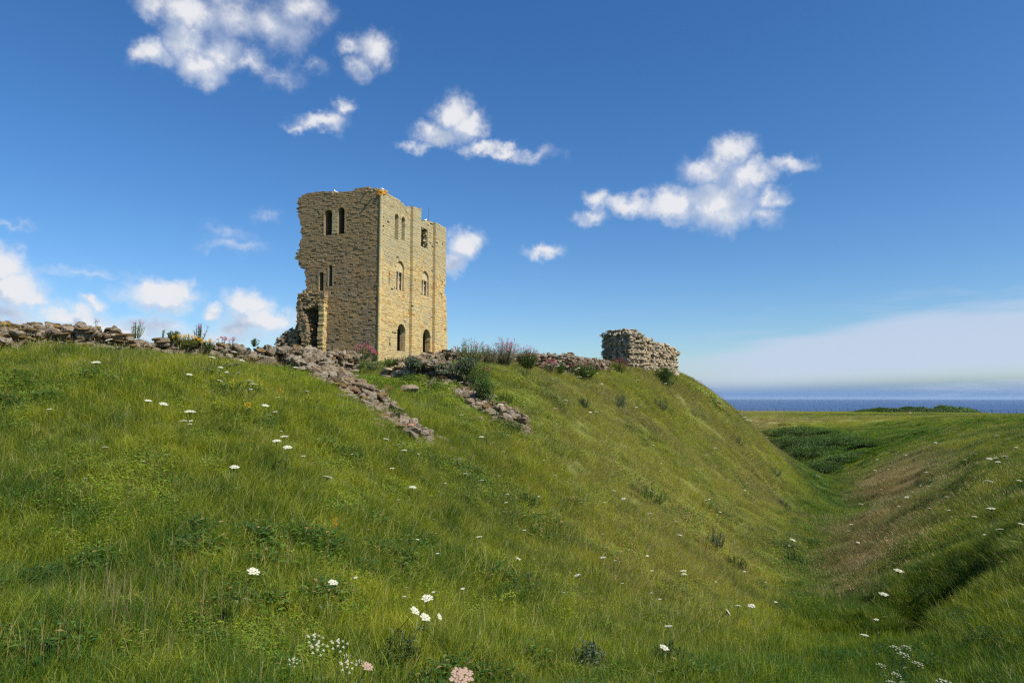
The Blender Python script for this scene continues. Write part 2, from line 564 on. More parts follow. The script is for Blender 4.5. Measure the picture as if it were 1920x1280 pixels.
def zt(x, y):
    x = np.asarray(x, float)
    y = np.asarray(y, float)
    shp = x.shape
    x = x.ravel()
    y = y.ravel()
    q = warp(x, y)
    out = np.empty(len(x))
    for i in range(0, len(x), 20000):
        d = np.linalg.norm(q[i:i + 20000, None] - _cw[None], axis=2)
        out[i:i + 20000] = (d ** 2 * np.log(d + 1e-9)) @ _w + _a[0] + q[i:i + 20000] @ _a[1:]
    r = np.hypot(x, y)
    plat = -3.05 + 5.5 * sstep(-x, 0, 40) + 1.4 * sstep(-y, -60, 0)
    k = sstep(r, 100, 132)
    out = out * (1 - k) + plat * k
    amp = np.clip(r / 40, .15, 1.0) * (1 - sstep(r, 90, 130) * .75)
    n = np.zeros(len(x))
    for (fx, fy, ph, a) in ((.9, .5, 1, .05), (-.6, 1.1, 2, .05), (1.9, -1.3, .4, .035), (2.7, 2.2, 3, .03), (.23, -.31, 5, .12), (.41, .2, 2.2, .1), (-3.9, 3.1, .9, .015)):
        n += a * np.sin(x * fx + y * fy + ph)
    out += n * amp
    # eroded scrape on the near right slope
    u = (x - HOLE[0]) * .80 + (y - HOLE[1]) * .6
    v = -(x - HOLE[0]) * .6 + (y - HOLE[1]) * .80
    v = v + .16 * np.sin(u * 3.1 + 1) + .07 * np.sin(u * 7.3)
    out -= (1.15 + .2 * np.sin(u * 4.0)) * np.exp(-np.abs(u / 1.15) ** 2.5 - np.where(v < 0, np.abs(v / .36) ** 4, (v / .85) ** 2))
    cl = sstep(r, 168, 184)
    out = out * (1 - cl) - 92 * cl
    return out.reshape(shp)


def gz(x, y):
    return float(zt(np.array([x]), np.array([y]))[0])


def hit(px, py, h=0.0, lo=1.5, hi=170):
    """where the sight line through a photo pixel comes within h of the ground"""
    v = ray(px, py)
    t = np.concatenate([np.arange(lo, 30, .05), np.arange(30, hi, .25)])
    z = v[2] * t - zt(v[0] * t, t) - h
    k = np.where(z < 0)[0]
    if len(k) == 0:
        return None
    return v * t[k[0]]


HOLE = hit(1775, 1115)
TANS = [(hit(px, py), rx) for px, py, rx in ((1590, 1110, .55), (1615, 1060, .8), (1635, 1010, 1.1), (1650, 960, 1.6), (1665, 915, 2.1), (1700, 880, 2.6))]


def gnormal(x, y, e=.25):
    dx = (zt(x + e, y) - zt(x - e, y)) / (2 * e)
    dy = (zt(x, y + e) - zt(x, y - e)) / (2 * e)
    n = np.stack([-dx, -dy, np.ones_like(dx)], -1)
    return n / np.linalg.norm(n, axis=-1, keepdims=True)


# zones of ground cover, in metres round places on the ground: value = tone (0 deep green .. 1 yellow) and dry (tan)
def zone(x, y, c, rx, ry, rot=0.0):
    ca, sa = math.cos(rot), math.sin(rot)
    u = (x - c[0]) * ca + (y - c[1]) * sa
    v = -(x - c[0]) * sa + (y - c[1]) * ca
    return np.exp(-(u / rx) ** 2 - (v / ry) ** 2)


def vnoise(x, y, s, seed=0):
    r = np.random.default_rng(seed)
    o = np.zeros(len(x))
    for i in range(7):
        a = r.uniform(0, 6.28)
        k = s * r.uniform(.6, 1.8)
        o += np.sin((x * math.cos(a) + y * math.sin(a)) * k + r.uniform(0, 6.28) + 1.5 * np.sin((x * math.sin(a) - y * math.cos(a)) * k * .7))
    return o / 7 * .5 + .5


def cover(x, y):
    x = np.asarray(x, float)
    y = np.asarray(y, float)
    r = np.hypot(x, y)
    a = x / np.maximum(y, .1)
    tone = .50 + .5 * (vnoise(x, y, 1.2, 3) - .5) + .5 * (vnoise(x, y, .35, 4) - .5)
    bank = sstep(a, -.15, .2) * (1 - sstep(a, .36, .45)) * sstep(y, 6, 12)      # sunny middle of the bank
    tone += .42 * bank
    tone -= .25 * (1 - sstep(r, 3.0, 6.5))
    dry = .05 + .13 * vnoise(x, y, .8, 5) + .62 * bank * vnoise(x, y, .5, 6)
    # ditch bottom: lush
    dz = np.exp(-((x - np.interp(y, [5, 9.5, 15, 25, 38, 58, 76], [2.6, 4.3, 6.6, 11.5, 17.6, 24.5, 22])) / (.9 + .035 * y)) ** 2)
    tone -= .42 * dz
    dry *= 1 - .8 * dz
    # tan grass strip on the far side of the ditch
    for (c_, rx_) in TANS:
        dry += .72 * zone(x, y, c_, rx_ * .9, rx_ * 1.9, -.35) * (.15 + 1.3 * vnoise(x + .6 * y, (y - x) * .3, 2.2, 8))
    # dark scrubby end of the ditch
    scr = zone(x, y, (32, 78), 11, 20, .25)
    tone -= .35 * scr
    right = sstep(a, .47, .6) * (1 - sstep(y, 40, 70))
    tone -= .22 * right
    # bands across the plateau
    pl = sstep(y, 88, 100) * sstep(a, .3, .36)
    tone += pl * (.35 * np.sin(y * .19 + x * .012) + .15)
    dry += pl * (.35 * np.exp(-((y - 108) / 5) ** 2) + .25 * np.exp(-((y - 150) / 9) ** 2))
    return np.clip(tone, 0, 1), np.clip(dry, 0, 1)


rs = np.concatenate([[0], np.geomspace(.5, 170, 300), np.linspace(171, 190, 12)])
angs = np.concatenate([np.linspace(-math.pi, -.95, 60, endpoint=False), np.linspace(-.95, .95, 520, endpoint=False), np.linspace(.95, math.pi, 60, endpoint=False)])
R_, A_ = np.meshgrid(rs, angs, indexing='ij')
X_, Y_ = R_ * np.sin(A_), R_ * np.cos(A_)
Z_ = zt(X_, Y_)
nr, na = X_.shape
ii, jj = np.meshgrid(np.arange(nr - 1), np.arange(na), indexing='ij')
j2 = (jj + 1) % na
quads = np.stack([ii * na + jj, ii * na + j2, (ii + 1) * na + j2, (ii + 1) * na + jj], -1).reshape(-1, 4)
me = bpy.data.meshes.new('ground')
me.from_pydata(np.stack([X_, Y_, Z_], -1).reshape(-1, 3).tolist(), [], quads.tolist())
tn, dr = cover(X_.ravel(), Y_.ravel())
for nm, val in (('tone', tn), ('dry', dr)):
    at = me.attributes.new(nm, 'FLOAT', 'POINT')
    at.data.foreach_set('value', val.astype(np.float32))
me.polygons.foreach_set('use_smooth', np.ones(len(me.polygons), bool))
m_, t_ = material('turf')
tA = t_.new('ShaderNodeAttribute', attribute_name='tone').outputs['Fac']
dA = t_.new('ShaderNodeAttribute', attribute_name='dry').outputs['Fac']
g_ = t_.new('ShaderNodeNewGeometry')
n_ = t_.noise(g_.outputs['Position'], 3, 8, .7)
n2_ = t_.noise(g_.outputs['Position'], .25, 5, .6)
c = t_.mix(t_.math('ADD', tA, t_.math('MULTIPLY_ADD', n_, .8, -.4), clamp=True), (.035, .075, .010), (.15, .18, .020))
c = t_.mix(t_.math('ADD', dA, t_.math('MULTIPLY_ADD', n2_, .5, -.25), clamp=True), c, (.23, .20, .075))
sepz = t_.new('ShaderNodeSeparateXYZ', inp={0: g_.outputs['Position']})
cliff = t_.maprange(sepz.outputs[2], -10, -20)
c = t_.mix(cliff, c, (.25, .19, .12))
finish(t_, c, .95, bump=n_, bump_d=.15)
me.materials.append(m_)
ground = bpy.data.objects.new('ground', me)
COL.objects.link(ground)
tag(ground, kind='structure')

# sea all round the headland
seg = 128
rr = [60, 400, 2000, 8000, 34000]
sv, sf = [], []
for r in rr:
    for k in range(seg):
        a = 2 * math.pi * k / seg
        sv.append((r * math.sin(a), r * math.cos(a), -85.0))
for i in range(len(rr) - 1):
    for k in range(seg):
        k2 = (k + 1) % seg
        sf.append((i * seg + k, i * seg + k2, (i + 1) * seg + k2, (i + 1) * seg + k))
mb = MB()
mb.add(sv, sf)
m_, t_ = material('sea_water')
g_ = t_.new('ShaderNodeNewGeometry')
n_ = t_.noise(g_.outputs['Position'], .004, 8, .6)
wv = t_.noise(g_.outputs['Position'], .05, 8, .7)
finish(t_, t_.ramp(n_, [(.3, (.012, .04, .12)), (.7, (.02, .06, .16))]), .35, bump=wv, bump_d=8.0, spec=.5)
sea = mb.build('sea', m_)
tag(sea, kind='structure')

# ------------------------------------------------------------------ the keep
C0 = P(711, 640, 78.0)
C1 = P(834, 640, 78.0 * 1.206)
r2 = np.array([C1[0] - C0[0], C1[1] - C0[1], 0.0])
RL = np.linalg.norm(r2)
RD = r2 / RL                                     # along the sunlit face, away from the corner
LD = np.array([-RD[1], RD[0], 0.0])              # along the weathered face, away from the corner
NR, NL = -LD, -RD                                # outward normals
UP = np.array([0, 0, 1.0])
KO = np.array([C0[0], C0[1], 0.0])


def to_face(px, py, d, n, off=0.0):
    """photo pixel -> (distance along the face, height) on the face plane moved out by off"""
    v = ray(px, py)
    o = KO + n * off
    t = (o @ n) / (v @ n)
    p = v * t
    return (p - o) @ d, p[2]


def poly_spans(poly, z):
    xs = []
    for (a, b) in zip(poly, poly[1:] + poly[:1]):
        if (a[1] - z) * (b[1] - z) < 0:
            xs.append(a[0] + (z - a[1]) / (b[1] - a[1]) * (b[0] - a[0]))
    xs.sort()
    return [(xs[i], xs[i + 1]) for i in range(0, len(xs) - 1, 2)]


def opening_span(o, z):
    s0, s1, z0, z1 = o['s0'], o['s1'], o['z0'], o['z1']
    rad = (s1 - s0) / 2
    if z < z0 or z > z1:
        return None
    if o.get('square'):
        return s0, s1
    sp = z1 - rad
    if z <= sp:
        return s0, s1
    h = math.sqrt(max(0, rad ** 2 - (z - sp) ** 2))
    return (s0 + s1) / 2 - h, (s0 + s1) / 2 + h


def cut(spans, o):
    out = []
    for a, b in spans:
        if o[1] <= a or o[0] >= b:
            out.append((a, b))
            continue
        if o[0] - a > .06:
            out.append((a, o[0]))
        if b - o[1] > .06:
            out.append((o[1], b))
    return out


def masonry(st, core, O, d, n, poly, openings=(), thick=2.2, course=.27, ragged=.12, steps=(), rough=.03, lens=(.35, .85), irregular=0.0, zlo=None, inset=.10, corner=False, zdeep=17.0):
    zs = [p[1] for p in poly]
    z = min(zs) if zlo is None else zlo
    while z < max(zs):
        h = course * RNG.uniform(.62, 1.35)
        zm = z + h / 2
        spans = poly_spans(poly, zm)
        spans = [((.22 + RNG.uniform(-.02, .02)) if corner and a < .6 else a + RNG.uniform(-ragged, ragged), b + RNG.uniform(-ragged, ragged)) for a, b in spans]
        blind = []
        outer = [e_ for sp_ in spans for e_ in sp_]
        for o in openings:
            os_ = opening_span(o, zm)
            if os_:
                spans = cut(spans, os_)
                if o.get('blind'):
                    blind.append((os_, o['blind']))
        for a, b in spans:
            if b - a < .08:
                continue
            br = [a] + [s for s in [q for st_ in steps for q in st_[:2]] if a < s < b] + [b]
            br.sort()
            for p, q in zip(br, br[1:]):
                off = 0.0
                for (sa, sb, of, *zz) in steps:
                    if sa <= (p + q) / 2 <= sb and (not zz or zm < zz[0]):
                        off = of
                s = p
                if q - p > .3:
                    box(core, O, d, UP, n, p + .04, q - .04, z - .02, z + h + .02, -.8, off - inset)
                    ra, rb = p + .04, q - .04
                    if not any(abs(p - e_) < .45 for e_ in outer):
                        ra += .9 if p == a and zm < zdeep else 0
                    if not any(abs(q - e_) < .45 for e_ in outer):
                        rb -= .9 if q == b and zm < zdeep else 0
                    if rb - ra > .1:
                        box(core, O, d, UP, n, ra, rb, z - .02, z + h + .02, -thick + .1, -.8)
                while s < q - 1e-6:
                    L = RNG.uniform(*lens)
                    e = s + L
                    if q - e < .22:
                        e = q
                    pr = RNG.normal() * rough + (RNG.uniform(-.25, .12) if RNG.uniform() < irregular else 0)
                    g = .008 + .010 * RNG.uniform()
                    hh = h - g * RNG.uniform(.6, 1.6)
                    box(st, O, d, UP, n, s + g / 2, e - g / 2, z + RNG.uniform(0, .008), z + hh, off - .75, off + pr, RNG.uniform(), rough * .5, .014)
                    s = e
                # ends of the wall read as broken courses through the whole thickness
                for end, sg in ((p, 1), (q, -1)):
                    w = -.75
                    while w > -thick and (end in (a, b)) and any(abs(end - e_) < 1e-6 for e_ in outer) and not (corner and end == a and a < .3):
                        L = RNG.uniform(.4, .8)
                        x0, x1 = sorted((end, end + sg * .5))
                        x0 += RNG.uniform(-.03, .05) * 1
                        x1 -= RNG.uniform(-.03, .05) * 1
                        box(st, O, d, UP, n, x0, x1, z, z + h - .015, w - L + .02, w, RNG.uniform(), .015)
                        w -= L
        for (bs, dep) in blind:
            box(st, O, d, UP, n, bs[0] - .1, bs[1] + .1, z, z + h - .012, -dep - .8, -dep + RNG.normal() * .02, RNG.uniform(), .01, .02)
        z += h


def face_poly(pts, d, n, off=0.0, zmin=None):
    r = [to_face(px, py, d, n, off) for px, py in pts]
    return r


def opening(px0, px1, pyt, pyb, d, n, **kw):
    c = (px0 + px1) / 2
    a = to_face(px0, pyb, d, n)[0]
    b = to_face(px1, pyb, d, n)[0]
    o = dict(s0=min(a, b), s1=max(a, b), z0=to_face(c, pyb, d, n)[1], z1=to_face(c, pyt, d, n)[1])
    o.update(kw)
    return o


def arch_ring(mb, O, d, n, o, w=.26, proud=.05, depth=.5, jambs=False):
    rad = (o['s1'] - o['s0']) / 2
    cs = (o['s0'] + o['s1']) / 2
    sp = o['z1'] - rad
    k = max(7, int(math.pi * (rad + w / 2) / .2))
    for i in range(k):
        a0 = math.pi * i / k + .02
        a1 = math.pi * (i + 1) / k - .02
        pr = proud + RNG.uniform(-.02, .02)
        vs = []
        for w_ in (-depth, pr):
            for (rr_, aa) in ((rad, a0), (rad, a1), (rad + w, a1), (rad + w, a0)):
                vs.append(O + d * (cs + rr_ * math.cos(aa)) + UP * (sp + rr_ * math.sin(aa)) + n * w_)
        fc = [(0, 1, 2, 3), (4, 7, 6, 5), (0, 4, 5, 1), (1, 5, 6, 2), (2, 6, 7, 3), (3, 7, 4, 0)]
        mb.add(vs, fc, RNG.uniform())
    if jambs:
        z = o['z0']
        while z < sp - .05:
            h = min(RNG.uniform(.25, .45), sp - z)
            for (a, b) in ((o['s0'] - .22 * RNG.uniform(.7, 1.4), o['s0'] + .01), (o['s1'] - .01, o['s1'] + .22 * RNG.uniform(.7, 1.4))):
                box(mb, O, d, UP, n, a, b, z + .008, z + h - .008, -.5, proud * .8, RNG.uniform(), .005, .02)
            z += h


keep = empty('castle_keep', (KO[0], KO[1], gz(KO[0], KO[1])), 'tall square ruined sandstone keep rising above the grassy bank, one lower corner broken away', 'castle tower')


def kpart(name, st, mat, parent=None, smooth=False):
    o = st.build(name, mat, None, smooth)
    o.parent = parent or keep
    if parent is None:
        o.matrix_parent_inverse = Matrix.Translation(-Vector(keep.location))
    else:
        o.matrix_parent_inverse = (Matrix.Translation(Vector(keep.location)) @ parent.matrix_parent_inverse).inverted() if False else Matrix.Identity(4)
        o.matrix_parent_inverse = Matrix.Translation(Vector((0, 0, 0)))
    return o


ZB = -1.0 + KO[2] + 3.0
# sunlit face
polyR = face_poly([(711, 705), (708, 354), (722, 355), (726, 361), (733, 366), (745, 371), (752, 378), (758, 384), (764, 387), (775, 389), (785, 392),
                   (787, 406), (788.5, 415), (797, 414), (806, 415), (812, 416), (820, 420), (828, 424), (832, 428), (832, 520), (831, 535), (829, 541), (829, 549),
                   (832, 560), (833.5, 600), (835, 720)], RD, NR)
sR = lambda px, py=600: to_face(px, py, RD, NR)[0]
stepsR = [(sR(767.5), sR(783), .38), (sR(810.5), 99, .38)]
opR = [
    opening(739.5, 746.5, 400, 447, RD, NR, blind=.75),
    opening(752, 758.5, 406, 450, RD, NR, blind=.75),
    opening(788, 802, 429, 465, RD, NR, square=True),
    opening(742.5, 757.5, 489, 543, RD, NR, blind=.55),
    opening(790, 803.5, 508, 553, RD, NR, blind=.55),
    opening(744, 759.5, 607, 657, RD, NR),
    opening(792, 806.5, 617, 661, RD, NR),
    opening(729, 730.6, 508, 533, RD, NR, square=True),
    opening(730, 731.8, 633, 650, RD, NR, square=True),
    opening(729.3, 732.6, 643, 648, RD, NR, square=True),
    opening(823, 824.6, 552, 561, RD, NR, square=True, ),
]
st, core = MB(), MB()
masonry(st, core, KO, RD, NR, polyR, opR, thick=2.6, steps=stepsR, rough=.013, lens=(.32, .75), course=.215, irregular=.012, ragged=.05, corner=True)
stR = st

# weathered face
polyL = face_poly([(711, 705), (711, 356), (706, 354), (690, 352), (680, 352), (664, 353), (660, 357), (650, 359), (643, 360), (630, 361), (612, 359), (600, 358), (586, 361), (575, 362),
                   (565, 367), (560, 374), (556, 381), (558, 395), (562, 404), (565, 415), (565, 432), (564, 448), (560, 458), (558, 468), (555, 478), (556, 490), (562, 496), (568, 502),
                   (572, 508), (572, 525), (574, 535), (569, 544), (566, 552), (610.5, 556), (610.5, 720)], LD, NL)
opL = [
    opening(608, 622, 393, 440, LD, NL),
    opening(633, 645.5, 389, 437, LD, NL),
    opening(598, 606, 510, 546.5, LD, NL),
    opening(615.8, 622.5, 496, 536, LD, NL),
]
st = MB()
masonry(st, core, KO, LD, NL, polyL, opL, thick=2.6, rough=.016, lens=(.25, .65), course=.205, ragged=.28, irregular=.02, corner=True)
stL = st

# recessed pier between the paired upper windows, corner shafts, string mouldings
ao, bo = opL[0], opL[1]
lo_s, hi_s = sorted([ao['s0'], bo['s1']])
pier = MB()
z = ao['z0'] + .05
while z < bo['z1'] - .5:
    h = RNG.uniform(.22, .34)
    box(pier, KO, LD, UP, NL, bo['s1'] + .03, ao['s0'] - .03, z, z + h - .015, -.6, .035 + RNG.normal() * .01, RNG.uniform(), .01, .03)
    z += h
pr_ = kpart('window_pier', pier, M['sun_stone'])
for o in opL[:2]:
    mb = MB()
    arch_ring(mb, KO, LD, NL, o, w=.30, proud=.04, jambs=True)
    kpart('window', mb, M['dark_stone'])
for o in opL[2:]:
    mb = MB()
    arch_ring(mb, KO, LD, NL, o, w=.35, proud=.03, jambs=True)
    kpart('slit_window', mb, M['dark_stone'])
for i, o in enumerate(opR[:7]):
    if i == 2:
        continue
    mb = MB()
    arch_ring(mb, KO, RD, NR, o, w=.30, proud=.045, jambs=True)
    w_ = kpart('doorway' if i > 4 else 'window', mb, M['sun_stone'])
    if i in (3, 4):
        # two small lights with a middle column under a tympanum
        a, b = o['s0'], o['s1']
        wd = b - a
        zs = o['z0']
        hgt = o['z1'] - zs
        mid = (a + b) / 2
        tp = MB()
        k = 14
        rad = wd / 2
        top_ = [KO + RD * (mid + (rad - .02) * math.cos(math.pi * q / k)) + UP * (o['z1'] - rad + (rad - .02) * math.sin(math.pi * q / k)) for q in range(k + 1)]
        base_z = zs + hgt * .62
        low = [KO + RD * (a + .02) + UP * base_z, KO + RD * (b - .02) + UP * base_z]
        ring = top_ + low
        n_r = len(ring)
        vs = [p - NR * .2 for p in ring] + [p - NR * .55 for p in ring]
        fs = [tuple(range(n_r)), tuple(range(2 * n_r - 1, n_r - 1, -1))] + [(i_, i_ + n_r, (i_ + 1) % n_r + n_r, (i_ + 1) % n_r) for i_ in range(n_r)]
        tp.add(vs, fs, .6)
        kpart('tympanum', tp, M['tymp'], w_)
        for sx, rr_ in ((mid, .11), (a + .10, .07), (b - .10, .07)):
            cm = MB()
            kk = 10
            prof = [(0, 1.35), (.12, 1.35), (.14, 1.0), (hgt * .54, 1.0), (hgt * .56, 1.15), (hgt * .62, 1.55)]
            vs, fs = [], []
            for (zz, m__) in prof:
                for q in range(kk):
                    an = 2 * math.pi * q / kk
                    vs.append(KO + RD * (sx + rr_ * m__ * math.cos(an)) + NR * (-.3 + rr_ * m__ * math.sin(an)) + UP * (zs + zz))
            for u in range(len(prof) - 1):
                for q in range(kk):
                    fs.append((u * kk + q, u * kk + (q + 1) % kk, (u + 1) * kk + (q + 1) % kk, (u + 1) * kk + q))
            cm.add(vs, fs, .5)
            kpart('column', cm, M['pale_shaft'], w_, True)
        # shade inside the two lights, painted as dark solid boxes
        for (x0, x1) in ((a + .16, mid - .12), (mid + .12, b - .16)):
            dk = MB()
            box(dk, KO, RD, UP, NR, x0, x1, zs + .1, base_z - .02, -1.4, -.545)
            kpart('shade_panel', dk, M['mortar'], w_)

# rounded corner shaft with flanking grooves
cm = MB()
kk = 12
zlo, zhi = to_face(711, 700, RD, NR)[1], to_face(711, 362, RD, NR)[1]
z = zlo
while z < zhi:
    h = RNG.uniform(.3, .5)
    vs, fs = [], []
    for zz in (z + .008, min(z + h, zhi) - .008):
        for q in range(kk):
            an = 2 * math.pi * q / kk
            vs.append(KO + RD * (.10 + .21 * math.cos(an)) + LD * (.10 + .21 * math.sin(an)) + UP * zz)
    for q in range(kk):
        fs.append((q, (q + 1) % kk, kk + (q + 1) % kk, kk + q))
    fs.append(tuple(range(kk, 2 * kk)))
    cm.add(vs, fs, RNG.uniform(.3, .8))
    z += h
kpart('corner_shaft', cm, M['sun_stone'], smooth=False)

# broken forebuilding against the weathered face: stub, overhanging rubble, dark chamber behind
st = MB()
p1 = face_poly([(556, 566), (557, 556), (561, 549), (572, 546), (585, 547), (600, 546), (608, 545), (608, 572), (603, 574), (597, 571), (590, 574), (580, 577), (570, 577), (560, 582), (556, 576)], LD, NL, .7)
masonry(st, core, KO + NL * .7, LD, NL, p1, (), thick=1.1, rough=.07, lens=(.22, .5), course=.22, ragged=.16, irregular=.25)
p2 = face_poly([(565, 700), (566, 640), (561, 618), (556, 600), (555, 580), (556, 566), (562, 566), (569, 590), (575, 606), (577, 620), (576, 640), (578, 700)], LD, NL, .8)
masonry(st, core, KO + NL * .8, LD, NL, p2, (), thick=1.6, rough=.07, lens=(.22, .5), course=.22, ragged=.14, irregular=.25)
s_j = to_face(612.5, 620, LD, NL)[0]
zj = [to_face(612, y_, LD, NL)[1] for y_ in (552, 580, 600, 625, 650, 705)]
jm = MB()  # jamb strip takes the sunlit stone colour to look bright
masonry(jm, core, KO + LD * s_j, NL, -LD, [(0, zj[5]), (0, zj[0]), (.45, zj[0]), (.75, zj[1]), (.55, zj[2]), (.8, zj[3]), (.65, zj[4]), (.8, zj[5])], (), thick=.55, rough=.03, lens=(.3, .6), course=.26, ragged=.12, inset=.06)
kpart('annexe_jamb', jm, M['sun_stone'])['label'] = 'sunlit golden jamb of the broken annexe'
rag = [(578, 640), (577, 618), (575, 604), (571, 590), (574, 578), (583, 575), (592, 572), (600, 573), (606, 577)]
for (a0, b0), (a1, b1) in zip(rag, rag[1:]):
    for q in range(13):
        t_q = RNG.uniform()
        s_q, z_q = to_face(a0 + (a1 - a0) * t_q + RNG.normal() * 1.4, b0 + (b1 - b0) * t_q + RNG.normal() * 1.6, LD, NL, .6)
        stone(st, KO + LD * s_q + NL * RNG.uniform(-.9, .68) + UP * z_q, RNG.uniform(.18, .42, 3) * (1.2, 1, .8), np.array([LD, NL, UP]), tilt=.35)
for q in range(90):
    s_q, z_q = to_face(RNG.uniform(560, 607), 664, LD, NL, 0)
    stone(st, KO + LD * s_q + NL * RNG.uniform(-1.6, 1.6) + UP * (z_q + RNG.uniform(-.6, .9) * (.4 + .6 * abs(math.sin(s_q * 1.7)))), RNG.uniform(.2, .5, 3), None, tilt=.6)
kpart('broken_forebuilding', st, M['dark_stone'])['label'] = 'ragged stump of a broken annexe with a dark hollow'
st = MB()
p3 = face_poly([(617, 720), (617, 552), (566, 556), (560, 590), (558, 606), (551, 616), (535, 621), (527, 627), (526, 720)], LD, NL, -1.9)
o3 = opening(589.5, 597, 596, 613, LD, NL, square=True)
masonry(st, core, KO - NL * 1.9, LD, NL, p3, (o3,), thick=1.2, rough=.05, lens=(.3, .7), course=.23, ragged=.15, irregular=.12)
kpart('inner_wall', st, M['dark_stone'])
# low broken wall running out from the forebuilding
st = MB()
for i in range(420):
    t = RNG.uniform()
    s_ = to_face(556 - 34 * t, 640, LD, NL)[0]
    top = to_face(540, 619 + 9 * t + 14 * max(0, t - .7) / .3, LD, NL)[1]
    bot = to_face(540, 672, LD, NL)[1]
    z = RNG.uniform(bot, top)
    c = KO + LD * s_ + NL * RNG.uniform(-1.3, -.2 + 1.1 * t) + UP * z
    stone(st, c, RNG.uniform(.25, .5, 3) * (1.2, 1, .7), np.array([LD, NL, UP]))
kpart('low_rubble_wall', st, M['rubble'], smooth=False)

fl_ = MB()  # unseen slabs added inside to keep the doorways and windows dark
for y_ in (596, 482):
    zf = to_face(711, y_, RD, NR)[1]
    box(fl_, KO, RD, LD, UP, 1.6, RL - 1.5, 1.6, 7.2 if y_ > 500 else 5.5, zf - .4, zf)
kpart('shade_slab', fl_, M['mortar'])
# far and inner walls so the openings look into a real interior
st = MB()
far = [(0.2, ZB - 4), (0.2, to_face(834, 470, RD, NR)[1]), (5, to_face(834, 455, RD, NR)[1]), (9, to_face(834, 500, RD, NR)[1] - 2), (10.5, ZB - 4)]
masonry(st, core, KO + RD * (RL - 2.2), LD, -NL, far, (), thick=1.8, rough=.04, course=.3, ragged=.3, irregular=.1)
back = [(2.5, ZB - 4), (2.5, to_face(711, 470, RD, NR)[1]), (9, to_face(711, 480, RD, NR)[1]), (13, to_face(711, 500, RD, NR)[1]), (RL - 2.4, to_face(711, 490, RD, NR)[1]), (RL - 2.4, ZB - 4)]
masonry(st, core, KO + LD * 6.5, RD, NR, back, (), thick=1.0, rough=.05, course=.3, ragged=.3, irregular=.2)
kpart('rear_wall', st, M['dark_stone'])
kpart('wall_core', core, M['mortar'])

# ragged loose stones, tufts and lichen along the wall heads
def crest_stones(mb, poly_px, d, n, dens=2.3, depth=2.2, sz=(.18, .42)):
    pts = [to_face(a, b, d, n) for a, b in poly_px]
    for (a, b) in zip(pts, pts[1:]):
        L = abs(b[0] - a[0])
        for _ in range(max(1, int(L * dens * 2))):
            t = RNG.uniform()
            s_ = a[0] + (b[0] - a[0]) * t
            z_ = a[1] + (b[1] - a[1]) * t
            stone(mb, KO + d * s_ + n * -RNG.uniform(0.05, depth) + UP * (z_ - .05 + RNG.uniform(-.12, .10)), RNG.uniform(*sz, 3) * (1.2, 1, .7), np.array([d, n, UP]))


crest_stones(stL, [(706, 354), (680, 352), (664, 353), (660, 357), (650, 359), (630, 361), (612, 359), (600, 358), (575, 362), (565, 367)], LD, NL)
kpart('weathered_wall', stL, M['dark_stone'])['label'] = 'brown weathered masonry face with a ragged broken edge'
crest_stones(stR, [(710, 355), (722, 355), (733, 366), (745, 371), (758, 384), (764, 387)], RD, NR)
crest_stones(stR, [(789, 416), (808, 415), (820, 420), (831, 427)], RD, NR, 2, 2.2, (.15, .35))
st = MB()
for i in range(60):
    a, b = RNG.uniform(713, 726), RNG.uniform(357, 365)
    if abs((b - 357) - (726 - a) * .5) > 5:
        continue
    s_, z_ = to_face(a, b, RD, NR)
    stone(st, KO + RD * s_ + NR * RNG.uniform(-.3, .05) + UP * z_, RNG.uniform(.15, .35, 3) * (1, .6, .6))
kpart('lichen', st, M['lichen'])['label'] = 'orange lichen patch at the top corner'
for i in range(46):
    s_, z_ = to_face(RNG.uniform(788, 803), RNG.uniform(418, 431) if i < 16 else RNG.uniform(430, 466), RD, NR)
    edge = RNG.choice([to_face(787.5, 440, RD, NR)[0], to_face(802.5, 440, RD, NR)[0]])
    if i >= 16:
        s_ = edge + RNG.uniform(-.15, .15)
    stone(stR, KO + RD * s_ + NR * RNG.uniform(-.9, .02) + UP * z_, RNG.uniform(.2, .45, 3))
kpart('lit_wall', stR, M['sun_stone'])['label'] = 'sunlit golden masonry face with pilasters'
# lightning rod
a = to_face(807, 417, RD, NR)
st = MB()
box(st, KO, RD, NR, UP, a[0] - .015, a[0] + .015, -.3, -.27, a[1] - .5, a[1] + 2.1)
kpart('metal_rod', st, M['metal'])


# ------------------------------------------------------------------ birds
def ellipsoid(mb, c, r, ax=None, nu=10, nv=8, taper=0.0):
    vs, fs = [], []
    for i in range(nv + 1):
        th = math.pi * i / nv
        for j in range(nu):
            ph = 2 * math.pi * j / nu
            x = math.cos(th)
            y = math.sin(th) * math.cos(ph) * (1 + taper * x)
            z = math.sin(th) * math.sin(ph) * (1 + taper * x)
            vs.append((x * r[0], y * r[1], z * r[2]))
    for i in range(nv):
        for j in range(nu):
            fs.append((i * nu + j, (i + 1) * nu + j, (i + 1) * nu + (j + 1) % nu, i * nu + (j + 1) % nu))
    vs = np.array(vs)
    if ax is not None:
        vs = vs @ np.array(ax).T
    mb.add(vs + np.array(c), fs)


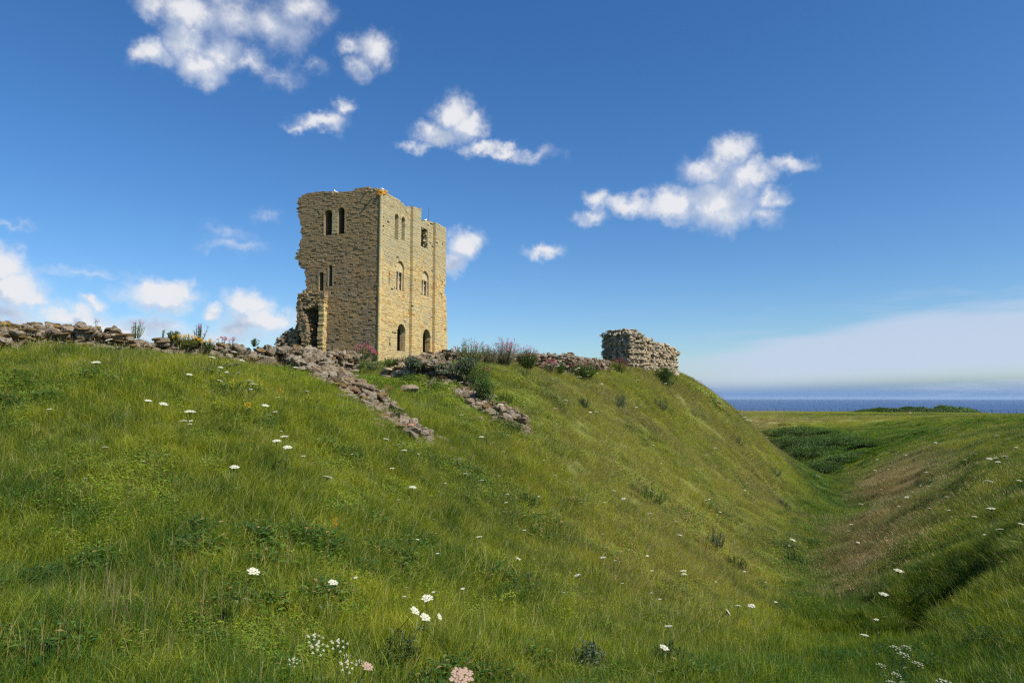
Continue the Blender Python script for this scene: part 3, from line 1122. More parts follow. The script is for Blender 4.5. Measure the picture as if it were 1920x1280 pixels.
def bird(name, loc, yaw, size, wm, bm, label, upright=0.0, group=None):
    root = empty(name, loc, label, 'bird', group)
    root.rotation_euler = (0, 0, yaw)
    root.scale = (size,) * 3

    def part(nm, mb, mat, sm=True):
        o = bpy.data.objects.new(nm, mb.mesh(nm, mat, sm))
        COL.objects.link(o)
        o.parent = root
    tilt = np.array(Euler((0, -.35 - upright, 0)).to_matrix())
    b = MB()
    ellipsoid(b, (0, 0, .22), (.22, .10, .105), tilt, taper=.25)
    ellipsoid(b, (.16, 0, .36), (.075, .05, .09))
    ellipsoid(b, (.185, 0, .43), (.065, .05, .052))
    b.add([(-.12, .04, .14), (-.12, -.04, .14), (-.38, -.045, .09), (-.38, .045, .09), (-.12, 0, .19), (-.36, 0, .11)], [(0, 1, 2, 3), (0, 3, 5, 4), (1, 4, 5, 2), (2, 5, 3), (0, 4, 1)])
    part('body', b, bm)
    for sg in (-1, 1):
        w = MB()
        ellipsoid(w, (-.06, sg * .10, .22), (.24, .022, .075), tilt, taper=.5)
        part('wing', w, wm)
        l = MB()
        l.add([(.02, sg * .04, 0), (.035, sg * .04, 0), (.028, sg * .05, 0), (.02, sg * .04, .14), (.035, sg * .04, .14), (.028, sg * .05, .14), (.08, sg * .06, 0.004), (.08, sg * .02, 0.004)],
              [(0, 1, 4, 3), (1, 2, 5, 4), (2, 0, 3, 5), (0, 6, 7)])
        part('leg', l, M['beak'], False)
    k = MB()
    k.add([(.235, .018, .43), (.235, -.018, .43), (.235, 0, .445), (.235, 0, .415), (.32, 0, .42)], [(0, 2, 4), (2, 1, 4), (1, 3, 4), (3, 0, 4)])
    part('beak', k, M['beak'], False)
    return root


s_, z_ = to_face(723, 361, RD, NR)
bird('gull', KO + RD * s_ - NR * .4 + UP * (z_ + .12), 2.2, 1.15, M['white'], M['white'], 'white gull standing upright on the highest corner of the keep above orange lichen', .35)
s_, z_ = to_face(625, 361.5, LD, NL)
bird('gull', KO + LD * s_ - NL * .5 + UP * (z_ + .02), 3.0, 1.05, M['white'], M['white'], 'white gull crouching in the dip of the brown wall top', .0)
s_, z_ = to_face(643, 361.5, LD, NL)
bird('gull', KO + LD * s_ - NL * .6 + UP * (z_ - .05), .4, .8, M['white'], M['white'], 'small white gull half hidden behind the brown wall top', .0)
s_, z_ = to_face(804, 416, RD, NR)
bird('gull', KO + RD * s_ - NR * .5 + UP * (z_ + .05), 1.0, .95, M['white'], M['white'], 'white gull resting beside the thin metal rod on the golden wall', .0)
s_, z_ = to_face(539, 622, LD, NL)
bird('pigeon', KO + LD * s_ - NL * .6 + UP * (z_ + .12), .6, 1.1, M['grey_bird'], M['grey_bird'], 'dark pigeon perched on the low broken wall beside the keep', .1)


# ------------------------------------------------------------------ ruined curtain walls of rubble
def dm(d):
    return float(np.interp(d, [0, 12.8, 14, 17.5, 20, 22, 25, 27, 29, 33, 36, 40, 46, 52, 56, 60, 64.5], [0, 9.7, 10.6, 12.2, 13.2, 14, 15.2, 16.2, 17, 17.8, 18.4, 19.8, 22.6, 26, 28.5, 31.5, 34]))



def interp_path(path, t):
    """path: list of (x, y, ztop, height); t in 0..len-1"""
    i = min(int(t), len(path) - 2)
    f_ = t - i
    return path[i] * (1 - f_) + path[i + 1] * f_


KEEPOUT = []


def rubble_wall(name, pts, label, thick=.8, size=(.2, .42), mat='rubble', moss=.15, base_drop=.25, loose=0, flatness=.78, core=True, lift=-105):
    """pts: (px, py_top, depth, visible height m)"""
    path = []
    for px, py, d, h in pts:
        q_ = dm(d) if name != 'stone_block' else dm(d)
        p = P(px, py - lift / q_, q_)
        path.append(np.array([p[0], p[1], p[2], h * q_ / d * 1.1]))
    ks = dm(pts[0][2]) / pts[0][2]
    thick *= ks
    size = (size[0] * ks * .66, size[1] * ks * .9)
    base_drop *= ks
    root = empty(name, (path[0][0], path[0][1], gz(path[0][0], path[0][1])), label, 'wall')
    st, co, ms = MB(), MB(), MB()
    for a, b in zip(path, path[1:]):
        KEEPOUT.append((a[:2], b[:2], thick / 2 + (.20 if lift < 0 else -.02)))
        L = np.linalg.norm((b - a)[:2])
        dirv = np.array([*(b - a)[:2], 0]) / L
        nv = np.array([dirv[1], -dirv[0], 0])          # towards the camera side
        fr = np.array([dirv, nv, UP])
        s = 0.0
        hmax = max(a[3], b[3]) + base_drop
        zlev = 0.0
        while zlev < hmax:
            ch = RNG.uniform(.6, 1.2) * (size[0] + size[1]) / 2 * flatness
            s = -RNG.uniform(0, .2)
            while s < L:
                w = RNG.uniform(*size) * RNG.uniform(.8, 1.4)
                t = min(max((s + w / 2) / L, 0), 1)
                top = a + (b - a) * t
                jag = .035 * math.sin(top[0] * 3 + top[1] * 2) + .02 * math.sin(top[0] * 13.7)
                if zlev < top[3] + base_drop + ch * .5:
                    zc = top[2] + jag - zlev - ch / 2
                    if zc > gz(top[0], top[1]) - .35:
                        for side in (1, -1) if thick > .3 else (1,):
                            c = np.array([top[0], top[1], zc]) + dirv * 0 + nv * side * (thick / 2 - .10 + RNG.normal() * .04)
                            hh = ch * RNG.uniform(.8, 1.25)
                            stone(st, c, (w * 1.05, RNG.uniform(.18, .32), hh * 1.08), fr, tilt=.14)
                            if side == 1 and RNG.uniform() < moss:
                                stone(ms, c + nv * .05 + UP * hh * .35, (w * 1.0, .24, hh * .35), fr, tilt=.1)
                if zlev == 0:
                    # capping stones over the wall head
                    for q in range(int(thick / .2)):
                        c = np.array([top[0], top[1], top[2] + jag + RNG.uniform(-.05, .035)]) + nv * RNG.uniform(-thick / 2, thick / 2)
                        stone(st, c, (w * RNG.uniform(.6, 1), RNG.uniform(.13, .28), RNG.uniform(.08, .17)), fr, tilt=.5)
                        if RNG.uniform() < moss * .4:
                            stone(ms, c + UP * .06, (w * .9, .22, .07), fr, tilt=.2)
                s += w
            zlev += ch
        if core:
            vs = []
            for e, sh in ((a, 0), (b, 0)):
                zb = min(gz(e[0], e[1]), e[2]) - .4
                for w_ in (-thick / 2 + .12, thick / 2 - .12):
                    for zz in (zb, e[2] - .10):
                        vs.append(np.array([e[0], e[1], 0]) + nv * w_ + UP * zz)
            co.add(vs, [(0, 1, 3, 2), (4, 6, 7, 5), (0, 4, 5, 1), (2, 3, 7, 6), (0, 2, 6, 4), (1, 5, 7, 3)])
    for i in range(loose):
        t = RNG.uniform(0, len(path) - 1.001)
        q = interp_path(path, t)
        x, y = q[0] + RNG.normal() * .42, q[1] + RNG.normal() * .35
        s_ = RNG.uniform(.08, .20)
        stone(st, (x, y, gz(x, y) + s_ * .15), (s_ * 1.3, s_, s_ * .75), None, tilt=.5)
    for nm, mb_, mt in (('stones', st, mat), ('wall_core', co, 'mortar'), ('moss', ms, 'moss')):
        if mb_.n:
            mb_.build(nm, M[mt], root)
    return root


rubble_wall('rubble_wall', [(-60, 606, 12.8, .35), (0, 606, 13.6, .38), (60, 605, 14.2, .45), (150, 610, 15, .5), (160, 617, 15.1, .5), (250, 628, 16.5, .45), (330, 637, 18, .42), (400, 644, 19.2, .45),
                            (440, 648, 20, .45), (520, 651, 22, .55), (560, 653, 23.5, .6), (620, 656, 26, .75), (650, 664, 27.5, .5)],
            'long low wall of mossy rubble along the top of the bank left of the keep', thick=.8, size=(.17, .34), moss=.35, loose=12)
rubble_wall('rubble_wall', [(560, 662, 22.6, .5), (590, 680, 21.5, .5), (620, 697, 20.6, .45), (640, 712, 19.6, .4), (672, 728, 18.8, .36), (706, 752, 17.8, .34), (716, 768, 17.4, .3)],
            'tumbled rubble footing running down the bank below the brown face of the keep', thick=1.3, size=(.18, .36), moss=.35, loose=60, lift=20)
rubble_wall('rubble_wall', [(706, 779, 16.8, .28), (745, 782, 16.4, .25), (755, 794, 16.1, .25), (784, 806, 15.8, .2)],
            'lowest short stretch of rubble ending in the grass below a red stone', thick=.8, size=(.16, .34), moss=.3, loose=40, lift=50)
rubble_wall('stone_block', [(726, 694, 27.2, .42), (768, 695, 26.8, .42)], 'short row of pale squared blocks in the grass right below the sunlit face', thick=.6, size=(.35, .5), moss=.05, mat='pale_rubble', base_drop=.15, flatness=.5, lift=130)
rubble_wall('rubble_wall', [(770, 666, 33, .5), (800, 660, 34, .55), (840, 657, 36, .6), (865, 660, 38, .3), (900, 664, 40, .15), (1000, 664, 43, .15), (1060, 664, 46, .3), (1130, 676, 52, .2)],
            'low rubble wall along the crest between the keep and the far wall fragment', thick=.9, size=(.2, .4), moss=.15, loose=25)
rubble_wall('rubble_wall', [(772, 684, 29, .5), (800, 686, 28, .6), (850, 688, 27, .6)],
            'mossy ledge of rubble stepping up to the crest wall right of the pale blocks', thick=1.6, size=(.2, .4), moss=.5, loose=16, lift=40)
rubble_wall('rubble_wall', [(800, 700, 27.4, .45), (850, 716, 26.5, .55), (880, 742, 25, .35), (920, 762, 23.5, .3), (960, 786, 22, .2)],
            'broken line of rubble going down the bank under the dark grey shrubs', thick=1.2, size=(.18, .4), moss=.25, loose=90, lift=25)

# tall fragment of wall at the right end of the crest
fr_root = empty('wall_fragment', (*P(1130, 690, 31.5)[:2], P(1130, 690, 31.5)[2]), 'tall isolated fragment of pale rubble wall standing at the right end of the crest', 'wall')
A = P(1131, 690, 31.2)
B = P(1182, 690, 29.8)
Cc = P(1267.5, 700, 33.6)
st, co = MB(), MB()


def frag_face(A, B, top, coursed, thick, sz):
    L = np.linalg.norm((B - A)[:2])
    d = np.array([*(B - A)[:2], 0]) / L
    n = np.array([d[1], -d[0], 0])
    O = np.array([A[0], A[1], 0])
    pts = []
    for (px, py) in top:
        v = ray(px, py)
        t = (O @ n) / (v @ n)
        p = v * t
        pts.append(((p - O) @ d, p[2]))
    xs, zs = zip(*pts)
    zb = min(gz(A[0], A[1]), gz(B[0], B[1])) - .5
    z = zb
    while z < max(zs) + .1:
        h = RNG.uniform(*sz) * (.62 if coursed else .85)
        s = RNG.uniform(-.1, 0)
        while s < L:
            w = RNG.uniform(*sz) * (1.5 if coursed else 1.05)
            zt_ = np.interp(s + w / 2, xs, zs)
            if z + h / 2 < zt_ + RNG.uniform(-.03, .05):
                k = 4 if (s < .3 or s > L - .4 or z + .3 > zt_) else 1
                for q in range(k):
                    c = O + d * (s + w / 2) + UP * (z + h / 2) + n * (RNG.normal() * (.03 if coursed else .055) - q * .25)
                    stone(st, c, (w * 1.02, RNG.uniform(.18, .28), h * (1.0 if coursed else 1.15)), np.array([d, n, UP]), tilt=.12 if coursed else .6)
            s += w
        # core
        x = 0.0
        z += h
    for i in range(40):
        a_, b_ = L * i / 40, L * (i + 1) / 40
        t_ = np.interp((a_ + b_) / 2, xs, zs) - .12
        box(co, O, d, UP, n, a_ + (.08 if i == 0 else 0), b_ - (.08 if i == 39 else 0), zb, t_, -thick, -.08)


frag_face(A, B, [(1129, 628), (1131, 624), (1138, 621), (1150, 618), (1165, 617), (1175, 620), (1184, 624)], True, .9, (.10, .18))
frag_face(B, Cc, [(1182, 623), (1190, 626), (1200, 631), (1215, 633), (1222, 640), (1235, 645), (1250, 646), (1262, 650), (1268, 655)], False, .85, (.10, .20))
st.build('stones', M['pale_rubble'], fr_root)
co.build('wall_core', M['mortar'], fr_root)
# ------------------------------------------------------------------ plants
def leaf_faces(mb, p, dirv, up, L, w, fold=.25, rnd=.5):
    """pointed leaf: 6 vertices bent along its length"""
    d = np.asarray(dirv, float)
    d /= np.linalg.norm(d) + 1e-9
    s = np.cross(d, up)
    nn = np.linalg.norm(s)
    s = s / nn if nn > 1e-6 else np.array([1, 0, 0.])
    q = np.cross(s, d)
    v = [p, p + d * L * .45 + s * w / 2 + q * L * .08, p + d * L * .45 - s * w / 2 + q * L * .08, p + d * L * .45 - q * w * fold + q * L * .08, p + d * L - q * L * .12]
    mb.add(v, [(0, 1, 3), (0, 3, 2), (1, 4, 3), (3, 4, 2)], rnd)


def tube(mb, pts, r0, r1, k=4, rnd=.5):
    pts = [np.asarray(p, float) for p in pts]
    vs, fs = [], []
    n = len(pts)
    for i, p in enumerate(pts):
        t = pts[min(i + 1, n - 1)] - pts[max(i - 1, 0)]
        t /= np.linalg.norm(t) + 1e-9
        a = np.cross(t, [0.3, 1, .1])
        a /= np.linalg.norm(a) + 1e-9
        b = np.cross(t, a)
        r = r0 + (r1 - r0) * i / (n - 1)
        for j in range(k):
            an = 2 * math.pi * j / k
            vs.append(p + (a * math.cos(an) + b * math.sin(an)) * r)
    for i in range(n - 1):
        for j in range(k):
            fs.append((i * k + j, i * k + (j + 1) % k, (i + 1) * k + (j + 1) % k, (i + 1) * k + j))
    mb.add(vs, fs, rnd)


def blob(mb, c, r, rnd=.5, flat_=1.0):
    """small six-sided floret"""
    c = np.asarray(c, float)
    a0 = RNG.uniform(0, 6.28)
    vs = [c + np.array([0, 0, r * .7 * flat_]), c - np.array([0, 0, r * .6 * flat_])]
    for j in range(5):
        a = a0 + j * 1.2566
        vs.append(c + np.array([math.cos(a) * r, math.sin(a) * r, RNG.uniform(-.2, .2) * r]) * (1, 1, 1))
    fs = []
    for j in range(5):
        fs.append((0, 2 + j, 2 + (j + 1) % 5))
        fs.append((1, 2 + (j + 1) % 5, 2 + j))
    mb.add(vs, fs, rnd)


def local_part(name, mb, mat, root, smooth=False):
    o = bpy.data.objects.new(name, mb.mesh(name, mat, smooth))
    COL.objects.link(o)
    o.parent = root
    return o


# umbels: a stem and a flat flower head --------------------------------
def umbel_meshes(kind):
    st, hd = MB(), MB()
    H = 1.0                                       # template: head radius 1, stem hangs below
    if kind == 'flat':
        for i in range(17):
            a = i * 2.4
            rr_ = math.sqrt(i / 17) * .92
            cx, cy = math.cos(a) * rr_, math.sin(a) * rr_
            cz = -.22 * rr_ ** 2 + RNG.uniform(-.03, .03)
            tube(st, [(0, 0, -.75), (cx * .5, cy * .5, -.35), (cx, cy, cz - .04)], .022, .015, 3)
            for q in range(8):
                b = q * 2.4
                r3 = math.sqrt(q / 8) * .22
                blob(hd, (cx + math.cos(b) * r3, cy + math.sin(b) * r3, cz + RNG.uniform(-.03, .04)), RNG.uniform(.09, .14), .5, .6)
    else:
        for i in range(11):
            a = i * 2.4
            rr_ = math.sqrt(i / 11) * 1.0
            cx, cy = math.cos(a) * rr_, math.sin(a) * rr_
            cz = -.30 * rr_ ** 2 + RNG.uniform(-.08, .08)
            tube(st, [(0, 0, -.9), (cx * .5, cy * .5, -.4), (cx, cy, cz - .04)], .02, .012, 3)
            for q in range(7):
                b = q * 2.4
                r3 = math.sqrt(q / 7) * .15
                blob(hd, (cx + math.cos(b) * r3, cy + math.sin(b) * r3, cz + RNG.uniform(-.02, .05)), RNG.uniform(.035, .06), .5, .8)
    tube(st, [(0, 0, -.75), (.05, .03, -3), (-.05, .1, -6), (.1, 0, -9)], .05, .075, 4)
    leaf_faces(st, np.array([0, .05, -5.2]), (1, .3, .3), UP, 1.5, .5)
    leaf_faces(st, np.array([0, .05, -6.4]), (-1, .4, .4), UP, 1.8, .6)
    return st.mesh('umbel_stem', M['stem'], True), hd


_us, _uh = umbel_meshes('flat')
_ls, _lh = umbel_meshes('loose')
UM = {'white': (_us, _uh.mesh('umbel_head', M['umbel_white'])), 'pink': (_us, _uh.mesh('umbel_head_pink', M['umbel_pink'])),
      'lace': (_ls, _lh.mesh('lace_head', M['umbel_white']))}


def umbel(px, py, wpx, kind='white', h=.45, tilt=None, label=None, group=None, name='umbel_flower'):
    p = hit(px, py, h)
    if p is None:
        p = hit(px, py, .1)
        if p is None:
            return None
    dist = np.linalg.norm(p)
    rad = max(wpx * dist / F / 2 * .93, .016)
    rad = min(rad, .115 if kind != 'pink' else .14)
    root = empty(name, p, label, 'flower', group)
    t = tilt if tilt else (RNG.uniform(-.12, .22), RNG.uniform(-.1, .35))
    for nm, me_ in (('stem', UM[kind][0]), ('flower_head', UM[kind][1])):
        o = bpy.data.objects.new(nm, me_)
        COL.objects.link(o)
        o.parent = root
    root.scale = (rad, rad, rad)
    root.rotation_euler = (t[0], t[1], RNG.uniform(0, 6.28) if tilt is None else 0)
    return root


BANK = [(118, 642, 11), (204, 636, 13), (222, 651, 15), (398, 669, 12), (417, 657, 12), (440, 659, 12), (452, 667, 12), (454, 675, 10), (443, 682, 14), (432, 682, 7),
        (414, 688, 9), (447, 698, 9), (413, 713, 12), (467, 713, 13), (475, 719, 13), (490, 667, 12), (539, 672, 9), (555, 688, 11)]
LEFT = [(344, 788, 12), (356, 794, 9), (516, 771, 10), (569, 854, 8), (575, 733, 12), (225, 782, 5), (234, 777, 6), (425, 697, 7), (470, 729, 6), (358, 788, 8)]
MID = [(724, 822, 12), (747, 833, 9), (758, 843, 12), (865, 777, 9), (903, 818, 10), (952, 815, 7), (944, 846, 6), (735, 877, 10), (873, 887, 10), (615, 893, 18),
       (774, 912, 14), (902, 900, 12), (747, 936, 6), (898, 1005, 12), (790, 858, 6), (1020, 862, 5), (835, 905, 6)]
SHRUBS_ = [(852, 713, 10), (865, 716, 9), (815, 710, 7), (802, 714, 8), (836, 719, 8), (939, 757, 12), (949, 694, 9), (861, 651, 7)]
CREST = [(1036, 710, 7), (1062, 750, 7), (1041, 765, 8), (1086, 706, 12), (1080, 692, 6), (1085, 689, 6), (1092, 689, 6), (1101, 696, 7), (1103, 703, 6), (1119, 699, 6), (1096, 673, 6),
         (1092, 682, 6), (1047, 685, 6), (1107, 772, 7), (1118, 771, 8), (1149, 737, 5), (1164, 764, 5), (1193, 763, 5), (1202, 759, 6), (1196, 712, 7), (1248, 718, 5), (1173, 772, 5),
         (1128, 719, 6), (1230, 791, 5), (1150, 690, 4), (1130, 705, 5), (1270, 740, 4), (1075, 700, 5), (1060, 695, 5), (990, 752, 5)]
SLOPE = [(1040, 890, 8), (1221, 919, 7), (1169, 934, 9), (1218, 962, 10), (983, 993, 9), (1275, 1002, 9), (972, 1046, 12), (1130, 1044, 11), (1082, 1077, 13), (1281, 1069, 12),
         (1283, 1075, 10), (1222, 1069, 6), (1384, 1134, 11), (1409, 1134, 13), (1253, 1172, 15), (1190, 855, 5), (1335, 850, 5), (1130, 1000, 5), (1010, 930, 5), (1330, 935, 4), (1400, 905, 4), (1240, 868, 4)]
RIGHT = [(1883, 854, 9), (1855, 859, 9), (1871, 865, 8), (1855, 901, 12), (1858, 952, 13), (1874, 991, 12), (1915, 981, 10), (1911, 900, 8), (1754, 829, 6), (1781, 854, 5), (1641, 881, 7),
         (1666, 879, 4), (1742, 911, 5), (1643, 1160, 8), (1621, 1189, 13), (1614, 944, 8), (1596, 982, 7), (1591, 995, 6), (1609, 1016, 6), (1485, 849, 4), (1536, 893, 5),
         (1840, 826, 5), (1890, 822, 5), (1905, 838, 5), (1680, 850, 4), (1700, 812, 4)]
for (px, py, w_) in [(1295, 716, 5), (1310, 728, 5), (1322, 737, 5), (1335, 748, 5), (1345, 752, 5), (1366, 762, 6), (1381, 763, 7), (1387, 768, 6), (1391, 777, 5), (1396, 781, 6), (1401, 787, 6),
                     (1407, 789, 5), (1421, 795, 4), (1424, 801, 5), (1430, 806, 5), (1438, 819, 4), (1448, 823, 4), (1463, 833, 4), (1484, 848, 5), (1532, 890, 5)]:
    SLOPE.append((px, py, w_))
_r = np.random.default_rng(5)
for q in range(26):
    SLOPE.append((_r.uniform(1050, 1480), _r.uniform(820, 1130), _r.uniform(4, 7)))
for q in range(18):
    MID.append((_r.uniform(640, 1000), _r.uniform(850, 1120), _r.uniform(5, 8)))
for q in range(18):
    RIGHT.append((_r.uniform(1640, 1915), _r.uniform(812, 1010), _r.uniform(4, 8)))
for q in range(10):
    LEFT.append((_r.uniform(60, 560), _r.uniform(720, 960), _r.uniform(5, 9)))
for lst, lab, g in ((BANK, 'small flat white umbel flower in the tall grass just below the long rubble wall', 'white umbels below the left rubble wall'),
                    (LEFT, 'small flat white umbel flower on the steep green bank left of the tumbled rubble', 'white umbels on the steep left bank'),
                    (MID, 'small flat white umbel flower on the open grass below the tumbled rubble', 'white umbels below the rubble'),
                    (SHRUBS_, 'small flat white umbel flower beside the dark grey shrubs and broken rubble', 'white umbels by the grey shrubs'),
                    (CREST, 'tiny white umbel flower near the crest below the tall wall fragment', 'white umbels near the crest'),
                    (SLOPE, 'small white umbel flower scattered on the sunny olive slope or along its edge', 'white umbels on the sunny slope'),
                    (RIGHT, 'small white umbel flower on the far side of the ditch', 'white umbels across the ditch')):
    for (px, py, w_) in lst:
        far_ = hit(px, py, .3)
        umbel(px, py, w_, 'white', .42 if far_ is not None and far_[1] < 25 else .35, None, lab, g)
for (px, py, w_, k, lab, tl) in [
    (180, 678, 14, 'white', 'lone round white umbel below the left part of the rubble wall', (.25, .1)),
    (355, 701, 11, 'white', 'white umbel alone midway down the bank under the yellow flowers', (.2, .3)),
    (278, 750, 12, 'white', 'left one of two white umbels side by side on the left bank', (.2, .25)),
    (307, 756, 15, 'white', 'right one of two white umbels side by side on the left bank', (.2, .35)),
    (356, 770, 19, 'white', 'broad white umbel in the middle of the left bank above two small ones', (.15, .1)),
    (498, 759, 14, 'white', 'loose white umbel between the orange flower and the tumbled rubble', (.2, .3)),
    (533, 817, 15, 'white', 'topmost of three large white umbels grouped on the bank', (.1, .0)),
    (519, 825, 17, 'white', 'leftmost of three large white umbels grouped on the bank', (.2, .1)),
    (539, 837, 17, 'white', 'lowest of three large white umbels grouped on the bank', (.3, .15)),
    (440, 874, 17, 'white', 'single domed white umbel alone low on the left bank', (.25, .2)),
    (476, 1069, 23, 'white', 'ragged white umbel alone in deep grass at the lower left', (.2, .45)),
    (625, 1090, 19, 'white', 'tilted white umbel right of the ragged one in the lower grass', (.2, .35)),
    (801, 1119, 23, 'white', 'topmost of four white umbels on one dark clump in the lower middle', (.3, .1)),
    (779, 1143, 21, 'white', 'left drooping one of four white umbels on the dark clump', (.2, .7)),
    (798, 1155, 22, 'white', 'middle drooping one of four white umbels on the dark clump', (.25, .5)),
    (825, 1155, 14, 'white', 'small side-on one of four white umbels on the dark clump', (.2, 1.0)),
    (1366, 1146, 15, 'white', 'steeply tilted white umbel on a bent stalk near the ditch floor', (.1, .9)),
    (1246, 1212, 19, 'white', 'white umbel above a dark leafy clump near the bottom edge', (.15, .3)),
    (1487, 1011, 12, 'white', 'white umbel on a tall dark stalk at the edge of the ditch floor', (.15, .3)),
    (1685, 1068, 16, 'white', 'white umbel on a tall stalk right of the tan grass', (.1, .1)),
    (1657, 1112, 16, 'white', 'flat white umbel low at the right between tan grass and dark hollow', (.1, .05)),
    (690, 1247, 22, 'pink', 'small dusty pink umbel beside the lacy white flowers', (.2, .5)),
    (865, 1264, 46, 'pink', 'big dusty pink flat umbel cut by the bottom edge', (.35, .1)),
    (590, 1193, 34, 'lace', 'lacy white flower head at the upper left of the near cluster', (.25, .1)),
    (597, 1211, 36, 'lace', 'lacy white flower head in the middle of the near cluster', (.35, .0)),
    (635, 1204, 36, 'lace', 'lacy white flower head at the right of the near cluster', (.3, .1)),
    (652, 1244, 34, 'lace', 'lacy white flower head below the near cluster beside the pink one', (.3, .1)),
    (551, 1237, 24, 'lace', 'small lacy white flower head left of the near cluster', (.3, .1)),
    (674, 1239, 16, 'lace', 'tiny lacy white flower head touching the small pink one', (.3, .1)),
    (650, 1228, 14, 'lace', 'tiny lacy white flower head between the near cluster and the pair below', (.3, .1)),
    (1680, 1212, 18, 'lace', 'upper left lacy flower head of the cluster at the lower right', (.2, .1)),
    (1700, 1211, 15, 'lace', 'upper right lacy flower head of the cluster at the lower right', (.2, .1)),
    (1695, 1225, 20, 'lace', 'bottom lacy flower head of the cluster at the lower right', (.2, .1)),
    (1653, 1245, 16, 'lace', 'lacy white flower head left of and below the lower right cluster', (.2, .1)),
    (1722, 1242, 18, 'lace', 'lacy white flower head right of and below the lower right cluster', (.2, .1)),
    (1682, 1263, 16, 'lace', 'lacy white flower head near the bottom edge under the lower right cluster', (.2, .1)),
    (1672, 1277, 16, 'lace', 'lacy white flower head cut by the bottom edge at the lower right', (.2, .1)),
    (1773, 1277, 26, 'lace', 'wide lacy white flower head cut by the bottom edge far right', (.2, .1)),
]:
    umbel(px, py, w_, k, .5 if py > 1000 else .42, tl, lab)


def clump_plant(name, px, py, h, w, label, leaf='leaf_mid', flower=None, fdens=1.0, group=None, leafL=.07, stems=26, at=None, dryst=False, lean=0.1, fr=.022, cat='plant', d=None):
    """leafy clump: stems fanning from one root, leaves in pairs, flower heads at the tips; px,py = foot of the plant"""
    if at is not None:
        d = at[1]
    if d is not None:
        k_ = dm(d) / d
        p = P(px, py, dm(d)) if at is None else np.asarray(at) * k_ + np.array([0, -.12, .05])
        h, w, leafL, fr = h * k_, w * k_, leafL * k_, fr * k_
        zg = gz(p[0], p[1])
        if at is None and p[2] > zg:
            p = np.array([p[0], p[1], zg + (p[2] - zg) * .3])
    else:
        p = hit(px, py, .0)
    if p is None:
        return None
    root = empty(name, p, label, cat, group)
    s, l, fl = MB(), MB(), MB()
    for i in range(stems):
        a = RNG.uniform(0, 6.28)
        rr_ = math.sqrt(RNG.uniform()) * w / 2
        hh = h * RNG.uniform(.55, 1.0) * (1 - .45 * (rr_ / (w / 2)) ** 2)
        tip = np.array([math.cos(a) * rr_ + lean * hh, math.sin(a) * rr_, hh])
        b0 = np.array([math.cos(a) * rr_ * .35, math.sin(a) * rr_ * .35, -.08])
        mid = (b0 + tip) / 2 + np.array([math.cos(a), math.sin(a), 0]) * rr_ * .15
        tube(s, [b0, mid, tip], .005, .003, 3)
        nl = int(5 + hh / (leafL * .55))
        for k in range(nl):
            t = RNG.uniform(.12, .92)
            q = (1 - t) ** 2 * b0 + 2 * t * (1 - t) * mid + t * t * tip
            b = RNG.uniform(0, 6.28)
            leaf_faces(l, q, (math.cos(b), math.sin(b), RNG.uniform(.1, .9)), UP, leafL * RNG.uniform(.7, 1.4) * (1.1 - .4 * t), leafL * RNG.uniform(.3, .48), rnd=RNG.uniform())
        if flower and RNG.uniform() < fdens:
            for q in range(9):
                o = RNG.normal(size=3) * fr * .9
                blob(fl, tip + o * (1, 1, 1.1) + UP * .01, fr * RNG.uniform(.35, .6))
    local_part('stems', s, M['dry' if dryst else 'stem'], root)
    local_part('leaves', l, M[leaf], root)
    if fl.n:
        local_part('blossoms', fl, M[flower], root)
    return root


def shrub(name, px, py, h, w, label, leaf='leaf_dark', n=1500, leafL=.06, d=None, group=None):
    if d is not None:
        k_ = dm(d) / d
        p = P(px, py, dm(d))
        h, w, leafL = h * k_, w * k_, leafL * k_
    else:
        p = hit(px, py, 0)
    if p is None:
        return
    root = empty(name, p, label, 'shrub', group)
    s, l = MB(), MB()
    cs = [(RNG.uniform(-.32, .32) * w, RNG.uniform(-.32, .32) * w, RNG.uniform(.35, .75) * h, RNG.uniform(.22, .36)) for _ in range(9)]
    for (cx, cy, cz, r_) in cs:
        tube(s, [(0, 0, -.1), (cx * .5, cy * .5, cz * .5), (cx, cy, cz)], .02, .008, 4)
    for i in range(n):
        cx, cy, cz, r_ = cs[RNG.integers(len(cs))]
        v = RNG.normal(size=3)
        v /= np.linalg.norm(v)
        rr_ = RNG.uniform(.3, 1.05) ** .5
        q = np.array([cx, cy, cz]) + v * rr_ * np.array([r_ * w, r_ * w, r_ * h])
        if q[2] < -.02:
            q[2] = abs(q[2])
        dv = v + RNG.normal(size=3) * .6
        leaf_faces(l, q, dv, UP, leafL * RNG.uniform(.6, 1.3), leafL * RNG.uniform(.3, .5), rnd=RNG.uniform())
    local_part('branches', s, M['wood'], root)
    local_part('leaves', l, M[leaf], root)
    return root


def on_wall(px, py, d):
    return P(px, py, d)


